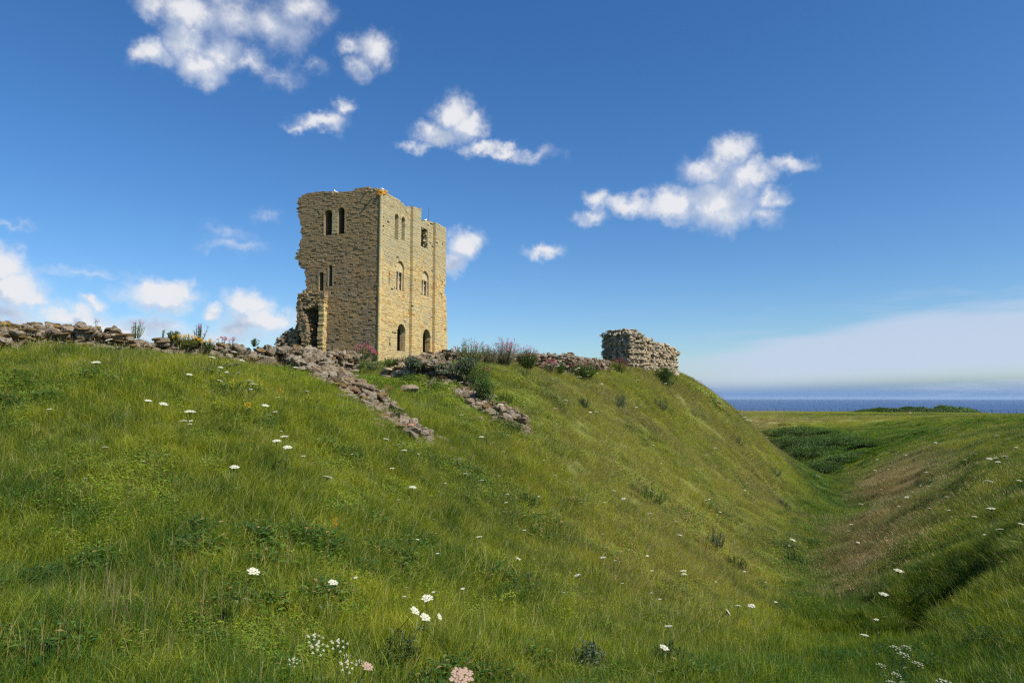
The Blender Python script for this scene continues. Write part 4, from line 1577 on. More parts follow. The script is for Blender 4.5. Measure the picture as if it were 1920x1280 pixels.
clump_plant('valerian', 264, 632, .40, .34, 'yellow-green upright plant growing on top of the left rubble wall', 'leaf_yellow', 'valerian', .2, at=P(264, 632, 16.6), stems=16, leafL=.06)
clump_plant('valerian', 380, 640, .40, .42, 'leafy blue-green plant with dark pink tips beside the yellow flowers on the wall', 'leaf_grey', 'valerian', .55, at=P(381, 638, 18.5), stems=18, leafL=.06)
clump_plant('yellow_flowers', 350, 645, .26, .75, 'mound of yellow-orange flowers spilling over the rubble wall', 'leaf_yellow', 'yellow', 1.0, at=P(352, 650, 17.8), stems=70, leafL=.04, fr=.02)
clump_plant('yellow_flowers', 392, 656, .22, .4, 'smaller patch of yellow flowers right of the leafy plant on the wall', 'leaf_mid', 'yellow', 1.0, at=P(395, 656, 18.3), stems=30, leafL=.04, fr=.018)
clump_plant('yellow_flowers', 15, 625, .22, .3, 'few yellow flowers on the rubble wall at the left edge', 'leaf_dark', 'yellow', .6, at=P(12, 627, 13.5), stems=26, leafL=.05, fr=.015)
clump_plant('fern_tuft', 481, 648, .16, .26, 'small green leafy tuft on the wall top left of the keep', 'leaf_mid', None, at=P(482, 648, 20.3), stems=18, leafL=.09)
clump_plant('grass_tuft', 330, 636, .2, .3, 'grassy tuft on the wall just left of the yellow flower mound', 'leaf_mid', None, at=P(330, 637, 17.4), stems=26, leafL=.09)
clump_plant('valerian', 310, 630, .18, .12, 'thin single sprig on the wall between the two leafy plants', 'leaf_mid', None, at=P(311, 633, 17.2), stems=4, leafL=.05)
clump_plant('valerian', 187, 618, .26, .06, 'single thin stalk with a dark red head on the left wall', 'leaf_mid', 'valerian', 1, at=P(187, 622, 15.6), stems=2, leafL=.03, fr=.025)
clump_plant('valerian', 420, 645, .2, .25, 'low crimson-flowered sprigs on the wall right of the yellow flowers', 'leaf_grey', 'valerian', 1, at=P(420, 648, 19), stems=6, leafL=.04, fr=.03)
clump_plant('valerian', 440, 648, .16, .15, 'crimson flower spot on the wall near the leafy tuft', 'leaf_grey', 'valerian', 1, at=P(439, 650, 19.5), stems=4, leafL=.04, fr=.03)
clump_plant('valerian', 683, 672, .55, .9, 'bright pink valerian blooming against the brown foot of the keep', 'leaf_mid', 'valerian_pink', .9, at=P(682, 672, 29), stems=34, leafL=.06, fr=.035)
clump_plant('valerian', 706, 676, .35, .5, 'second pink valerian nearer the corner of the keep', 'leaf_mid', 'valerian_pink', .9, at=P(703, 675, 29.3), stems=18, leafL=.06, fr=.03)
for i, (px, py, w_) in enumerate([(672, 690, 1.0), (700, 692, 1.1), (730, 686, 1.0), (760, 684, .9)]):
    clump_plant('weed_clump', px, py, .35, w_, 'grey-green weeds along the foot of the keep, ' + ['nearest the rubble', 'under the pink valerian', 'below the bright corner', 'right of the corner'][i],
                'leaf_grey' if i % 2 else 'leaf_mid', None, at=P(px, py, 28.8), stems=44, leafL=.08)
# crest plants
for i, (px, py, h, w_, lf, fl, fd, n, dr_, lab) in enumerate([
    (880, 668, 1.0, 1.5, 'leaf_mid', 'valerian_pink', .25, 60, True, 'big bushy valerian with dry grey stalks, leftmost on the crest'),
    (912, 668, .8, .9, 'leaf_grey', None, 0, 50, True, 'pale dry stalky clump between the two flowering crest valerians'),
    (944, 668, 1.15, 1.3, 'leaf_grey', 'valerian_pink', .75, 60, True, 'crest valerian with the most pink heads and dry stalks'),
    (988, 664, .95, 1.0, 'leaf_mid', 'valerian_pink', .35, 60, False, 'rounded green valerian bush on the crest right of the pink one'),
    (1032, 668, .5, .7, 'leaf_grey', 'valerian_pink', .6, 24, True, 'small valerian with few pink heads on the low crest wall'),
    (1050, 668, .5, .5, 'leaf_mid', None, 0, 24, False, 'little green tuft on the crest wall'),
    (1095, 683, .85, 1.7, 'leaf_mid', 'valerian_pink', .5, 70, False, 'wide valerian clump on the crest left of the wall fragment'),
    (1156, 694, .95, 1.1, 'leaf_mid', 'valerian', .8, 40, False, 'crimson valerian at the foot of the wall fragment')]):
    clump_plant('valerian', px, py, h * 1.42, w_ * 1.35, lab, lf, fl, fd * .75, d=[36, 37, 38, 39.5, 42, 43, 46, 54][i], stems=int(n * 1.7), leafL=.12, dryst=dr_, fr=.045)
shrub('round_bush', 1250, 722, 1.55, 1.9, 'dense dark green bush against the right end of the wall fragment', 'leaf_dark', 3200, .13, d=58)
for (px, py, h, w_, lf, lab) in [(852, 706, .6, 1.3, 'leaf_grey', 'low dark grey-green shrub on the mossy rubble ledge'),
                                 (876, 702, .7, .9, 'leaf_grey', 'upright dark grey shrub behind the leafy green one'),
                                 (893, 735, 1.1, 1.2, 'leaf_dark', 'tall leafy dark green shrub on the broken rubble line'),
                                 (915, 755, .8, .8, 'leaf_dark', 'dark green shrub lower down the broken rubble line'),
                                 (778, 696, .5, .7, 'leaf_grey', 'small dark shrub at the right end of the pale blocks')]:
    shrub('shrub', px, py, h, w_, lab, lf, 1500, .09, d=26.3 if px != 915 else 24)
clump_plant('valerian', 905, 722, .9, .7, 'dark crimson valerian spike above the leafy green shrub', 'leaf_mid', 'valerian', .8, d=27, stems=14, leafL=.08, fr=.04)
clump_plant('valerian', 728, 745, .5, .9, 'thin crimson valerian stems in the grass right of the tumbled rubble', 'leaf_mid', 'valerian', .9, d=20, stems=9, leafL=.06, fr=.022)
for (px, py, h, w_, lf, d_, lab) in [
    (685, 765, .4, .7, 'leaf_grey', 17.8, 'grey-green plant sprouting from the tumbled rubble'),
    (672, 757, .3, .5, 'leaf_mid', 18.2, 'leafy weed on the upper side of the tumbled rubble'),
    (738, 774, .35, .5, 'leaf_mid', 17.0, 'feathery green weed right of the gap in the rubble'),
    (935, 786, .45, .7, 'leaf_grey', 22, 'silvery weed clump near the end of the broken rubble line'),
    (962, 800, .4, .6, 'leaf_mid', 21, 'leafy weed at the lowest end of the broken rubble line'),
    (945, 742, .5, .7, 'leaf_mid', 25, 'bright green weed right of the dark shrubs'),
    (980, 700, .5, .8, 'leaf_grey', 35, 'grey weed clump below the crest valerians'),
    (1095, 735, .5, .9, 'leaf_grey', 37, 'grey-green weed on the upper slope below the wide valerian')]:
    clump_plant('weed_clump', px, py, h, w_, lab, lf, None, d=d_, stems=40, leafL=.07)
for (px, py, h, w_, lf, lab) in [
    (1236, 770, .6, .7, 'leaf_grey', 'dusty weed clump on the sunny slope below the wall fragment'),
    (1158, 765, .55, .6, 'leaf_grey', 'thin weed clump on the sunny slope left of the dusty one'),
    (1380, 832, .5, .9, 'leaf_grey', 'blue-green weed clump near the edge of the slope'),
    (1448, 893, .5, .8, 'leaf_grey', 'blue-green weed clump farther down near the edge of the slope'),
    (1220, 942, .4, .7, 'leaf_mid', 'leafy weed clump in the middle of the olive slope'),
    (1338, 1030, .45, .45, 'leaf_grey', 'narrow grey weed standing low on the olive slope'),
    (1465, 950, .4, .5, 'leaf_grey', 'small weed clump just above the ditch floor'),
    (1486, 1062, .5, .5, 'leaf_dark', 'dark leafy clump under the tall umbel at the ditch floor'),
    (1375, 1065, .3, .5, 'leaf_dark', 'dark low clump left of the ditch floor'),
    (1100, 1262, .30, .34, 'leaf_grey', 'dark bluish tuft of narrow leaves at the bottom edge'),
    (1250, 1262, .30, .40, 'leaf_dark', 'dark leafy clump under the white umbel near the bottom edge'),
    (985, 1110, .25, .32, 'leaf_grey', 'bluish tuft in the lower middle of the bank'),
    (745, 1258, .3, .35, 'leaf_dark', 'dark green weed between the lacy flowers and big pink umbel'),
    (985, 955, .3, .5, 'leaf_dark', 'dark weed patch in the centre of the bank')]:
    clump_plant('weed_clump', px, py, h, w_, lab, lf, None, stems=46, leafL=.06 if py < 1000 else .05)
for (px, py, h, w_, n_, lf, fl, lab) in [
    (463, 792, .28, .12, 5, 'leaf_mid', 'yellow', 'orange-yellow flower spike on the left bank'),
    (407, 700, .3, .5, 34, 'leaf_yellow', 'lime', 'lime green flowering herb high on the left bank'),
    (430, 745, .35, 1.0, 60, 'leaf_mid', 'lime', 'wide bright green herb patch with lime tips on the left bank'),
    (524, 750, .2, .1, 3, 'leaf_mid', 'orange', 'small orange flower tuft near the tumbled rubble'),
    (406, 778, .2, .25, 16, 'leaf_yellow', 'lime', 'small lime flower tuft under the wide herb patch'),
    (622, 1002, .18, .1, 5, 'leaf_mid', 'orange', 'tiny orange flower in the lower left grass'),
    (584, 765, .25, .3, 20, 'leaf_yellow', 'lime', 'lime leafy herb right of the white umbels on the left bank'),
    (1330, 1098, .18, .14, 5, 'leaf_mid', 'orange', 'tiny yellow-orange flower low on the olive slope'),
    (945, 1145, .2, .3, 16, 'leaf_yellow', 'lime', 'lime tipped weed left of the bluish tuft')]:
    clump_plant('herb', px, py, h, w_, lab, lf, fl, 1.0 if fl != 'lime' else .5, stems=n_, leafL=.05, fr=.014)
for (px, py, h, w_, lab) in [(1462, 818, 1.0, 4.0, 'dark scrub bush at the left end of the ditch head'), (1560, 836, 1.2, 6.5, 'dark scrub bush in the middle of the ditch head'),
                             (1525, 856, 1.3, 5.5, 'dark scrub bush lower in the ditch head'), (1598, 866, .6, 3.5, 'dark scrub bush fading into tan grass at the ditch head'),
                             (1505, 817, 1.1, 6, 'dark scrub bush under the rim of the ditch head'), (1490, 838, 1.2, 5, 'dark scrub bush hard against the edge of the slope'),
                             (1545, 815, .5, 3.5, 'low dark scrub bush high on the ditch head'), (1630, 838, .5, 3, 'low dark scrub bush at the right end of the ditch head'),
                             (1555, 884, 1.0, 4, 'lowest dark scrub bush just above the ditch floor')]:
    shrub('scrub_bush', px, py, h, w_, lab, 'leaf_dark', 3600, .20)

# stones that lie on their own
for (px, py, d, sz, mt, lab) in [(768, 722, 23, (.6, .4, .3), 'rubble', 'large rounded boulder at the upper edge of the grass gap'),
                                 (688, 726, 19, (.62, .4, .24), 'rubble', 'smooth tan boulder on top of the tumbled rubble'),
                                 (768, 798, 16, (.2, .15, .1), 'lichen', 'reddish brick-like stone beside the lowest rubble'),
                                 (712, 770, 17.2, (.42, .3, .28), 'rubble', 'squarish boulder at the foot of the tumbled rubble'),
                                 (893, 751, 25.2, (.4, .3, .3), 'pale_rubble', 'pale yellowish boulder under the dark shrubs')]:
    if mt == 'lichen':
        M['red_stone'] = flat('red_stone', (.32, .15, .09), .9)
        mt = 'red_stone'
    k_ = dm(d) / d
    p = P(px, py, dm(d))
    sz = tuple(q * k_ for q in sz)
    zz = gz(p[0], p[1])
    mb = MB()
    stone(mb, (0, 0, 0), sz, None, .4, .2)
    o = mb.build('boulder', M[mt], None, False)
    o.location = (p[0], p[1], max(zz + sz[2] * .2, p[2]) if px != 768 or py > 750 else zz + .12)
    tag(o, lab, 'boulder')

# ------------------------------------------------------------------ far plateau: fence, scrub mound
froot = empty('wire_fence', P(1400, 772, 150), 'long low post and wire fence along the cliff edge before the sea', 'fence')
pts = []
for px in np.arange(1395, 1990, 15):
    v = ray(px, 770)
    r_ = 158.0
    p = v * (r_ / math.hypot(v[0], 1))
    pts.append((p[0], p[1], gz(p[0], p[1])))
wires = MB()
for i, (x, y, z) in enumerate(pts):
    mb = MB()
    w_ = .025 if i % 9 != 4 else .05
    h_ = .72 if i % 9 != 4 else .85
    dx = RNG.uniform(-.05, .05)
    mb.add([(x - w_, y - w_, z - .3), (x + w_, y - w_, z - .3), (x + w_, y + w_, z - .3), (x - w_, y + w_, z - .3), (x - w_ + dx, y - w_, z + h_), (x + w_ + dx, y - w_, z + h_), (x + w_ + dx, y + w_, z + h_),
            (x - w_ + dx, y + w_, z + h_), (x + dx, y, z + h_ + .06)], [(0, 1, 5, 4), (1, 2, 6, 5), (2, 3, 7, 6), (3, 0, 4, 7), (4, 5, 8), (5, 6, 8), (6, 7, 8), (7, 4, 8)])
    mb.build('post', M['wood'], froot)
for hh in (.25, .48, .7):
    tube(wires, [(x, y, z + hh) for (x, y, z) in pts], .012, .012, 3)
wires.build('wires', M['metal'], froot)


def mound(name, px0, px1, d, h, label, leaf, n, w):
    """low hummock covered in scrub"""
    a, b = P(px0, 772, d), P(px1, 772, d)
    root = empty(name, ((a + b) / 2 * (1, 1, 0)) + UP * gz(*((a + b) / 2)[:2]), label, 'scrub')
    L = np.linalg.norm(b - a)
    core, lv = MB(), MB()
    nu, nv = 40, 10
    vs, fs = [], []
    for i in range(nu + 1):
        u = i / nu * 2 - 1
        for j in range(nv + 1):
            v_ = j / nv * 2 - 1
            hh = h * max(0, 1 - u * u) ** .7 * max(0, 1 - v_ * v_) * (1 + .25 * math.sin(u * 9 + v_ * 2) + .12 * math.sin(u * 23)) - .15
            x, y = u * L / 2, v_ * w
            zz = gz(root.location.x + x, root.location.y + y) - root.location.z
            vs.append((x, y, zz + hh))
    for i in range(nu):
        for j in range(nv):
            q = i * (nv + 1) + j
            fs.append((q, q + nv + 1, q + nv + 2, q + 1))
    core.add(vs, fs)
    vs = np.array(vs)
    for k in range(n):
        f_ = fs[RNG.integers(len(fs))]
        t = RNG.uniform(size=2)
        p = vs[f_[0]] * (1 - t[0]) * (1 - t[1]) + vs[f_[1]] * t[0] * (1 - t[1]) + vs[f_[2]] * t[0] * t[1] + vs[f_[3]] * (1 - t[0]) * t[1]
        for q in range(3):
            leaf_faces(lv, p + RNG.normal(size=3) * (.2, .2, .08), (RNG.normal(), RNG.normal(), RNG.uniform(.3, 1.3)), UP, RNG.uniform(.2, .45), .16, rnd=RNG.uniform())
    local_part('hummock', core, M['leaf_mid'], root, True)
    local_part('leaves', lv, M[leaf], root)


mound('scrub_hummock', 1600, 1790, 140, .95, 'long dark line of low scrub near the cliff edge', 'leaf_dark', 3500, 3)
mound('grassy_mound', 1735, 1835, 143, 1.5, 'smooth green mound at the right end of the dark scrub', 'leaf_mid', 1500, 5)
p = hit(1707, 776, 0)
if p is not None:
    mb = MB()
    stone(mb, (0, 0, .1), (.8, .5, .4), None, .3)
    M['pale_pink'] = flat('pale_pink_rock', (.62, .38, .32), .9)
    o = mb.build('boulder', M['pale_pink'])
    o.location = p
    tag(o, 'tiny pale pink stone out on the far plateau in front of the scrub', 'boulder')

# ------------------------------------------------------------------ grass
def blade_patch(name, n, rad, hmin, hmax, width, lean, wind, mat, segs=3, heads=0.0, droop=.5):
    vs, fs, col = [], [], []
    base = 0
    for i in range(n):
        a = RNG.uniform(0, 6.28)
        r_ = rad * math.sqrt(RNG.uniform())
        x, y = math.cos(a) * r_, math.sin(a) * r_
        h = RNG.uniform(hmin, hmax) * (1 - .25 * (r_ / rad))
        az_ = RNG.uniform(0, 6.28)
        l = abs(RNG.normal()) * lean
        dx, dy = math.cos(az_) * l + wind[0] * RNG.uniform(.4, 1.4), math.sin(az_) * l + wind[1] * RNG.uniform(.4, 1.4)
        face = RNG.uniform(0, 6.28)
        wx, wy = math.cos(face), math.sin(face)
        w_ = width * RNG.uniform(.6, 1.3)
        c = RNG.uniform()
        dr = RNG.uniform(.6, 1.4) * droop
        for s in range(segs + 1):
            t = s / segs
            px_ = x + dx * h * t ** 1.7
            py_ = y + dy * h * t ** 1.7
            pz_ = h * (t - dr * .45 * t ** 2.4 * math.hypot(dx, dy)) - .03
            ww = w_ * (1 - t ** 1.6) * .5
            if s < segs:
                vs += [(px_ - wx * ww, py_ - wy * ww, pz_), (px_ + wx * ww, py_ + wy * ww, pz_)]
                col += [c + 1.0 * (0), c]
            else:
                vs.append((px_, py_, pz_))
                col.append(c)
        for s in range(segs - 1):
            b = base + s * 2
            fs.append((b, b + 1, b + 3, b + 2))
        b = base + (segs - 1) * 2
        fs.append((b, b + 1, b + 2))
        base = len(vs)
        if RNG.uniform() < heads:       # seed head: thin spindle at the tip
            tx, ty, tz = vs[-1]
            L = h * RNG.uniform(.10, .18)
            q = width * 1.1
            vs += [(tx - q, ty, tz - L * .2), (tx + q, ty, tz - L * .2), (tx, ty + q, tz - L * .2), (tx + dx * L * .5, ty + dy * L * .5, tz + L)]
            col += [1.6] * 4
            fs += [(base, base + 1, base + 3), (base + 1, base + 2, base + 3), (base + 2, base, base + 3)]
            base = len(vs)
    me_ = bpy.data.meshes.new(name)
    me_.from_pydata(vs, [], fs)
    at_ = me_.attributes.new('blade', 'FLOAT', 'POINT')
    at_.data.foreach_set('value', np.array(col, np.float32))
    me_.materials.append(mat)
    return bpy.data.objects.new(name, me_)


def leaf_patch(name, n, rad, h, L, mat):
    mb = MB()
    for i in range(n):
        a = RNG.uniform(0, 6.28)
        r_ = rad * math.sqrt(RNG.uniform())
        b = RNG.uniform(0, 6.28)
        leaf_faces(mb, np.array([math.cos(a) * r_, math.sin(a) * r_, RNG.uniform(.15, 1) * h * (1 - .5 * (r_ / rad) ** 2)]), (math.cos(b), math.sin(b), RNG.uniform(-.2, .5)), UP, L * RNG.uniform(.6, 1.4), L * RNG.uniform(.4, .7), rnd=RNG.uniform())
    me_ = mb.mesh(name, mat)
    at_ = me_.attributes.new('blade', 'FLOAT', 'POINT')
    at_.data.foreach_set('value', np.concatenate(mb.r).astype(np.float32))
    return bpy.data.objects.new(name, me_)


def grass_material(name, deep, bright, dryc, tr=.35, shift=0.0):
    m, t = material(name)
    tn_ = t.new('ShaderNodeAttribute', attribute_name='tone', attribute_type='INSTANCER').outputs['Fac']
    dr_ = t.new('ShaderNodeAttribute', attribute_name='dry', attribute_type='INSTANCER').outputs['Fac']
    rd_ = t.new('ShaderNodeAttribute', attribute_name='rnd', attribute_type='INSTANCER').outputs['Fac']
    bl = t.new('ShaderNodeAttribute', attribute_name='blade').outputs['Fac']
    blc = t.math('MINIMUM', bl, 1.0)
    geo = t.new('ShaderNodeNewGeometry').outputs['Position']
    nz = t.math('ADD', t.math('MULTIPLY_ADD', t.noise(geo, 2.0, 4, .65), 2.1, -1.05), t.math('MULTIPLY_ADD', t.noise(geo, .3, 3, .6), 1.1, -.55))
    f_ = t.math('ADD', tn_, t.math('MULTIPLY_ADD', blc, 1.15, -.60 + shift))
    f_ = t.math('ADD', t.math('ADD', f_, nz), t.math('MULTIPLY_ADD', rd_, .4, -.2), clamp=True)
    c = t.mix(f_, deep, bright)
    # some blades of every clump are dead; more where the ground is dry
    thr = t.math('SUBTRACT', 1.02, t.math('MULTIPLY', dr_, .95))
    isdry = t.maprange(t.math('SUBTRACT', bl, thr), -.06, .06)
    c = t.mix(isdry, c, t.mix(rd_, dryc, (dryc[0] * .8, dryc[1] * .72, dryc[2] * .6)))
    finish(t, c, .5, trans=tr, spec=.35)
    return m


GM = grass_material('grass_blades', (.048, .112, .011), (.355, .37, .021), (.40, .33, .17))
GL = grass_material('herb_leaves', (.060, .145, .016), (.25, .33, .025), (.3, .22, .08), shift=.1)
GL2 = grass_material('herb_leaves_dark', (.035, .085, .014), (.13, .21, .028), (.3, .22, .08), shift=-.15)
GD = grass_material('dead_stems', (.22, .17, .08), (.34, .26, .13), (.40, .31, .17), tr=.15)
GR = grass_material('sorrel_stems', (.12, .07, .03), (.22, .13, .05), (.24, .12, .06), tr=.15)

src = bpy.data.collections.new('grass_sources')
KIND = {}


def reg(o):
    KIND[o.name] = len(KIND)
    o['kind'] = 'stuff'
    src.objects.link(o)
    return KIND[o.name]


k_near = [reg(blade_patch('grass_a%d' % i, 60, .13, .16, .34, .0052, .60, (.14, .03), GM, 4, 0, .7)) for i in range(4)]
k_near_tall = [reg(blade_patch('grass_b%d' % i, 26, .10, .28, .50, .0050, .55, (.20, .03), GM, 4, 0, .8)) for i in range(3)]
k_stalk = [reg(blade_patch('grass_c%d' % i, 6, .10, .30, .55, .0032, .35, (.2, 0), GD, 3, .0, .2)) for i in range(2)]
k_mid = [reg(blade_patch('grass_d%d' % i, 230, .36, .14, .32, .0065, .55, (.10, .02), GM, 3, .02, .6)) for i in range(4)]
k_mid_tall = [reg(blade_patch('grass_e%d' % i, 90, .30, .26, .50, .006, .50, (.15, .02), GM, 3, .25, .6)) for i in range(2)]
k_sorrel = [reg(blade_patch('grass_f%d' % i, 26, .30, .25, .50, .005, .3, (.2, 0), GR, 2, .8, .1))for i in range(2)]
k_far = [reg(blade_patch('grass_g%d' % i, 420, .85, .13, .34, .014, .42, (.2, 0), GM, 2, .03, .6)) for i in range(3)]
k_wide = [reg(blade_patch('grass_k%d' % i, 22, .12, .25, .50, .011, .7, (.3, .05), GM, 5, 0, 1.2)) for i in range(2)]
k_leaf = [reg(leaf_patch('grass_h%d' % i, 90, .17, .15, .032, GL)) for i in range(3)]
k_leafbig = [reg(leaf_patch('grass_i%d' % i, 420, .42, .20, .05, GL)) for i in range(2)]
k_dark = [reg(leaf_patch('grass_l%d' % i, 130, .20, .24, .05, GL2)) for i in range(2)]
k_farleaf = [reg(leaf_patch('grass_j%d' % i, 300, .8, .30, .14, GL)) for i in range(2)]


def scatter(r0, r1, dens, amax=.90):
    area = amax * (r1 ** 2 - r0 ** 2)
    n = int(area * dens)
    r_ = np.sqrt(RNG.uniform(r0 ** 2, r1 ** 2, n))
    a = RNG.uniform(-amax, amax, n)
    return r_ * np.sin(a), r_ * np.cos(a)


walls_keepout = []
pts_all = []


def emit(x, y, kinds, smin, smax, normal=1.0, keep_fn=None, sink=0.0, yaw=6.28, tone_add=0.0):
    if keep_fn is not None:
        k = keep_fn(x, y)
        x, y = x[k], y[k]
    # nothing inside the keep, and little that the crest hides
    u = (x - KO[0]) * RD[0] + (y - KO[1]) * RD[1]
    v = (x - KO[0]) * LD[0] + (y - KO[1]) * LD[1]
    ins = (u > -.2) & (u < RL + .3) & (v > -.2) & (v < 12)
    hid = ((y > 52) & (x < 8)) | ((y > 30) & (x < -14)) | ((y > 20) & (x < -16))
    if any(q in k_leaf or q in k_leafbig for q in kinds):
        hid |= (np.hypot(x - HOLE[0], y - HOLE[1]) < 2.2)
    for (a_, b_, w_) in KEEPOUT:
        d_ = b_ - a_
        L2 = d_ @ d_
        t_ = np.clip(((x - a_[0]) * d_[0] + (y - a_[1]) * d_[1]) / L2, 0, 1)
        q_ = np.hypot(x - a_[0] - t_ * d_[0], y - a_[1] - t_ * d_[1])
        hid |= (q_ < w_) & (RNG.uniform(size=len(x)) < (.93 if w_ > .55 else .72))
    k = ~(ins | hid)
    x, y = x[k], y[k]
    if len(x) == 0:
        return
    z = zt(x, y) - sink
    n = gnormal(x, y)
    n = n * normal + np.array([0, 0, 1]) * (1 - normal)
    n /= np.linalg.norm(n, axis=1, keepdims=True)
    tn_, dr_ = cover(x, y)
    yawv = RNG.uniform(-yaw / 2, yaw / 2, len(x))
    rot = np.empty((len(x), 3))
    for i in range(len(x)):
        q = Vector((0, 0, 1)).rotation_difference(Vector(n[i]))
        e = (q.to_matrix() @ Matrix.Rotation(yawv[i], 3, 'Z')).to_euler()
        rot[i] = (e.x, e.y, e.z)
    pts_all.append(dict(co=np.stack([x, y, z], 1), rot=rot, scl=RNG.uniform(smin, smax, len(x)) * (.50 + .62 * vnoise(x, y, 2.6, 77)) * (.8 + .4 * vnoise(x, y, .7, 78)), idx=RNG.choice(kinds, len(x)), tone=np.clip(tn_ + tone_add, 0, 1), dry=dr_, rnd=RNG.uniform(size=len(x))))


def clumpy(s, lo, hi, seed):
    return lambda x, y: RNG.uniform(size=len(x)) < sstep(vnoise(x, y, s, seed), lo, hi)


emit(*scatter(1.6, 4.5, 100), k_near, .8, 1.25, .6, yaw=3.0)
emit(*scatter(1.6, 4.5, 80), k_near, .7, 1.1, .6)
emit(*scatter(4.5, 13, 75), k_near, .85, 1.35, .7, yaw=3.4)
emit(*scatter(4.5, 13, 65), k_near, .75, 1.2, .7)
emit(*scatter(1.6, 9, 14), k_wide, .6, 1.1, .6, clumpy(1.6, .48, .66, 41))
emit(*scatter(1.6, 6, 50), k_wide, .6, 1.0, .6, lambda x, y: RNG.uniform(size=len(x)) < zone(x, y, P(60, 1180, 4.9), .7, .6), tone_add=.1)
emit(*scatter(1.6, 7, 75), k_stalk, .8, 1.3, .2, lambda x, y: RNG.uniform(size=len(x)) < zone(x, y, P(270, 1190, 4.9), .6, .6))
emit(*scatter(1.6, 10, 30), k_near_tall, .7, 1.15, .5, clumpy(2.2, .45, .62, 21), yaw=2.2)
emit(*scatter(1.8, 26, 4), k_stalk, .5, 1.1, .3, clumpy(1.4, .42, .75, 22))
emit(*scatter(3.5, 16, 42), k_leaf, .7, 1.4, .8, clumpy(1.8, .38, .72, 23), tone_add=.1)
emit(*scatter(11, 28, 20), k_mid, .7, 1.15, .95)
emit(*scatter(7, 34, 4), k_mid_tall, .6, 1.1, .8, clumpy(.9, .45, .65, 24), yaw=3.2)
emit(*scatter(3.5, 30, 7), k_dark, .6, 1.3, .8, clumpy(1.3, .46, .74, 27))
emit(*scatter(14, 36, 5.0), k_leafbig, .5, 1.1, .9, clumpy(.9, .36, .74, 25), tone_add=.1)
emit(*scatter(24, 60, 7), k_mid, 1.0, 1.5, 1.0, yaw=3.2)
emit(*scatter(24, 110, 2.0), k_far, .8, 1.25, 1.0, yaw=3.2)
emit(*scatter(30, 100, .35), k_farleaf, .5, 1.1, 1.0, clumpy(.35, .50, .68, 26))
emit(*scatter(108, 158, .8, .80), k_far, .9, 1.4, 1.0, lambda x, y: x > 20)


def sorrel_keep(x, y):
    a = x / np.maximum(y, .1)
    b = sstep(a, -.08, .12) * (1 - sstep(a, .34, .46)) * sstep(y, 6, 12)
    band = sstep(y, 99, 104) * (1 - sstep(y, 112, 117)) * (x > 35) * 6
    return RNG.uniform(size=len(x)) < .50 * b * sstep(vnoise(x, y, .6, 31), .35, .7) + band


emit(*scatter(7, 120, 1.6), k_sorrel, .7, 1.2, .9, sorrel_keep)
emit(*scatter(9, 60, 9), k_leafbig, .5, 1.1, .9, lambda x, y: RNG.uniform(size=len(x)) < .8 * np.exp(-((x - np.interp(y, [5, 9.5, 15, 25, 38, 58, 76], [2.6, 4.3, 6.6, 11.5, 17.6, 24.5, 22])) / (.5 + .035 * y)) ** 2), tone_add=-.3)
# dark ranker growth in the eroded scrape and on the ditch head
emit(*scatter(30, 110, 1.2), k_farleaf, .9, 1.6, 1.0, lambda x, y: RNG.uniform(size=len(x)) < zone(x, y, (32, 78), 11, 18, .25), tone_add=-.4)

_order = sorted(KIND, key=lambda q: q)
_remap = np.zeros(len(KIND), int)
for _i, _nm in enumerate(_order):
    _remap[KIND[_nm]] = _i
A_ = {k: np.concatenate([p[k] for p in pts_all]) for k in pts_all[0]}
A_['idx'] = _remap[A_['idx']]
NG = len(A_['idx'])
print('grass clumps', NG)
gm = bpy.data.meshes.new('grass')
gm.vertices.add(NG)
gm.vertices.foreach_set('co', A_['co'].astype(np.float32).ravel())
for nm, ty in (('rot', 'FLOAT_VECTOR'), ('scl', 'FLOAT'), ('idx', 'INT'), ('tone', 'FLOAT'), ('dry', 'FLOAT'), ('rnd', 'FLOAT')):
    at = gm.attributes.new(nm, ty, 'POINT')
    if ty == 'FLOAT_VECTOR':
        at.data.foreach_set('vector', A_[nm].astype(np.float32).ravel())
    else:
        at.data.foreach_set('value', A_[nm].astype(np.int32 if ty == 'INT' else np.float32))
gm.materials.append(GM)
grass = bpy.data.objects.new('grass', gm)
COL.objects.link(grass)
tag(grass, 'long green and tan grass with herbs covering bank and ditch', 'grass', kind='stuff')
ng = bpy.data.node_groups.new('grass_nodes', 'GeometryNodeTree')
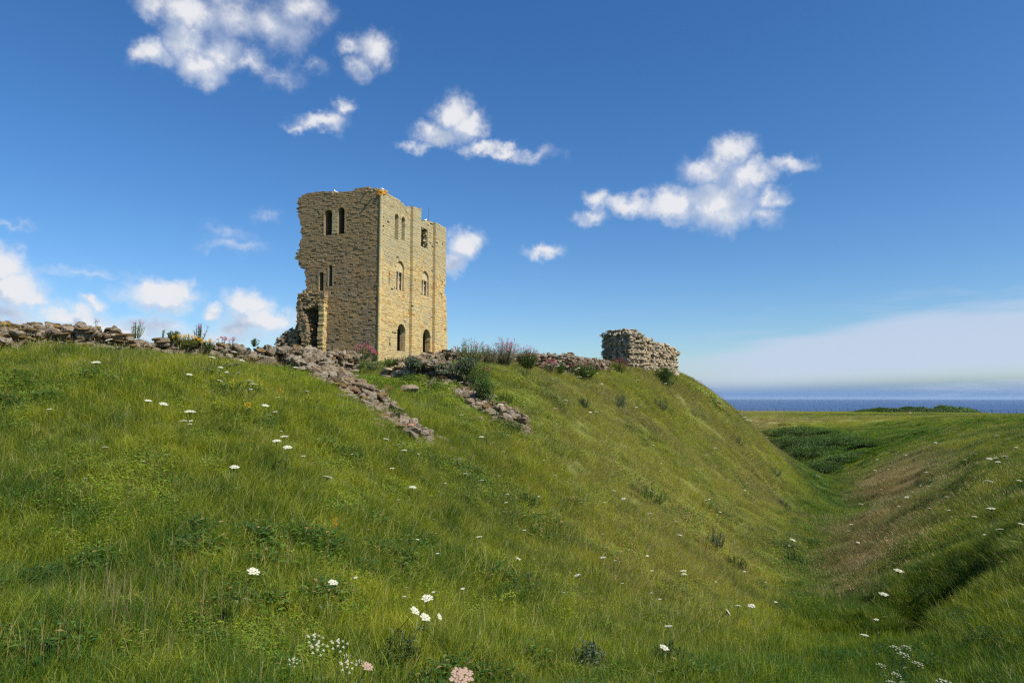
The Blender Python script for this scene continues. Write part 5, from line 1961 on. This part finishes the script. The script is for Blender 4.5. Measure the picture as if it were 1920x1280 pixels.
ng.interface.new_socket('Geometry', in_out='INPUT', socket_type='NodeSocketGeometry')
ng.interface.new_socket('Geometry', in_out='OUTPUT', socket_type='NodeSocketGeometry')
N_ = ng.nodes
gi = N_.new('NodeGroupInput')
go = N_.new('NodeGroupOutput')
mp = N_.new('GeometryNodeMeshToPoints')
ip = N_.new('GeometryNodeInstanceOnPoints')
ci = N_.new('GeometryNodeCollectionInfo')
ci.inputs['Collection'].default_value = src
ci.inputs['Separate Children'].default_value = True
ci.inputs['Reset Children'].default_value = True


def na_(nm, ty):
    q = N_.new('GeometryNodeInputNamedAttribute')
    q.data_type = ty
    q.inputs['Name'].default_value = nm
    return q.outputs['Attribute']


e2r = N_.new('FunctionNodeEulerToRotation')
L_ = ng.links
L_.new(gi.outputs[0], mp.inputs['Mesh'])
L_.new(mp.outputs[0], ip.inputs['Points'])
L_.new(ci.outputs[0], ip.inputs['Instance'])
ip.inputs['Pick Instance'].default_value = True
L_.new(na_('idx', 'INT'), ip.inputs['Instance Index'])
L_.new(na_('rot', 'FLOAT_VECTOR'), e2r.inputs[0])
L_.new(e2r.outputs[0], ip.inputs['Rotation'])
L_.new(na_('scl', 'FLOAT'), ip.inputs['Scale'])
L_.new(ip.outputs[0], go.inputs[0])
md = grass.modifiers.new('scatter', 'NODES')
md.node_group = ng


# ------------------------------------------------------------------ sea haze: even thin air round everything
mb = MB()
box(mb, np.zeros(3), np.array([1., 0, 0]), np.array([0, 1., 0]), UP, -36000, 36000, -36000, 36000, -95, 30)
hz = mb.build('haze', None)
hm = bpy.data.materials.new('haze_air')
hm.use_nodes = True
hm.node_tree.nodes.clear()
ht = NT(hm.node_tree)
pv = ht.new('ShaderNodeVolumePrincipled')
pv.inputs['Color'].default_value = (.62, .80, 1.0, 1)
pv.inputs['Density'].default_value = 1.6e-5
pv.inputs['Anisotropy'].default_value = 0.2
ho = ht.new('ShaderNodeOutputMaterial')
ht.l.new(pv.outputs[0], ho.inputs['Volume'])
hz.data.materials.append(hm)
tag(hz, 'thin pale sea air', 'haze', kind='stuff')
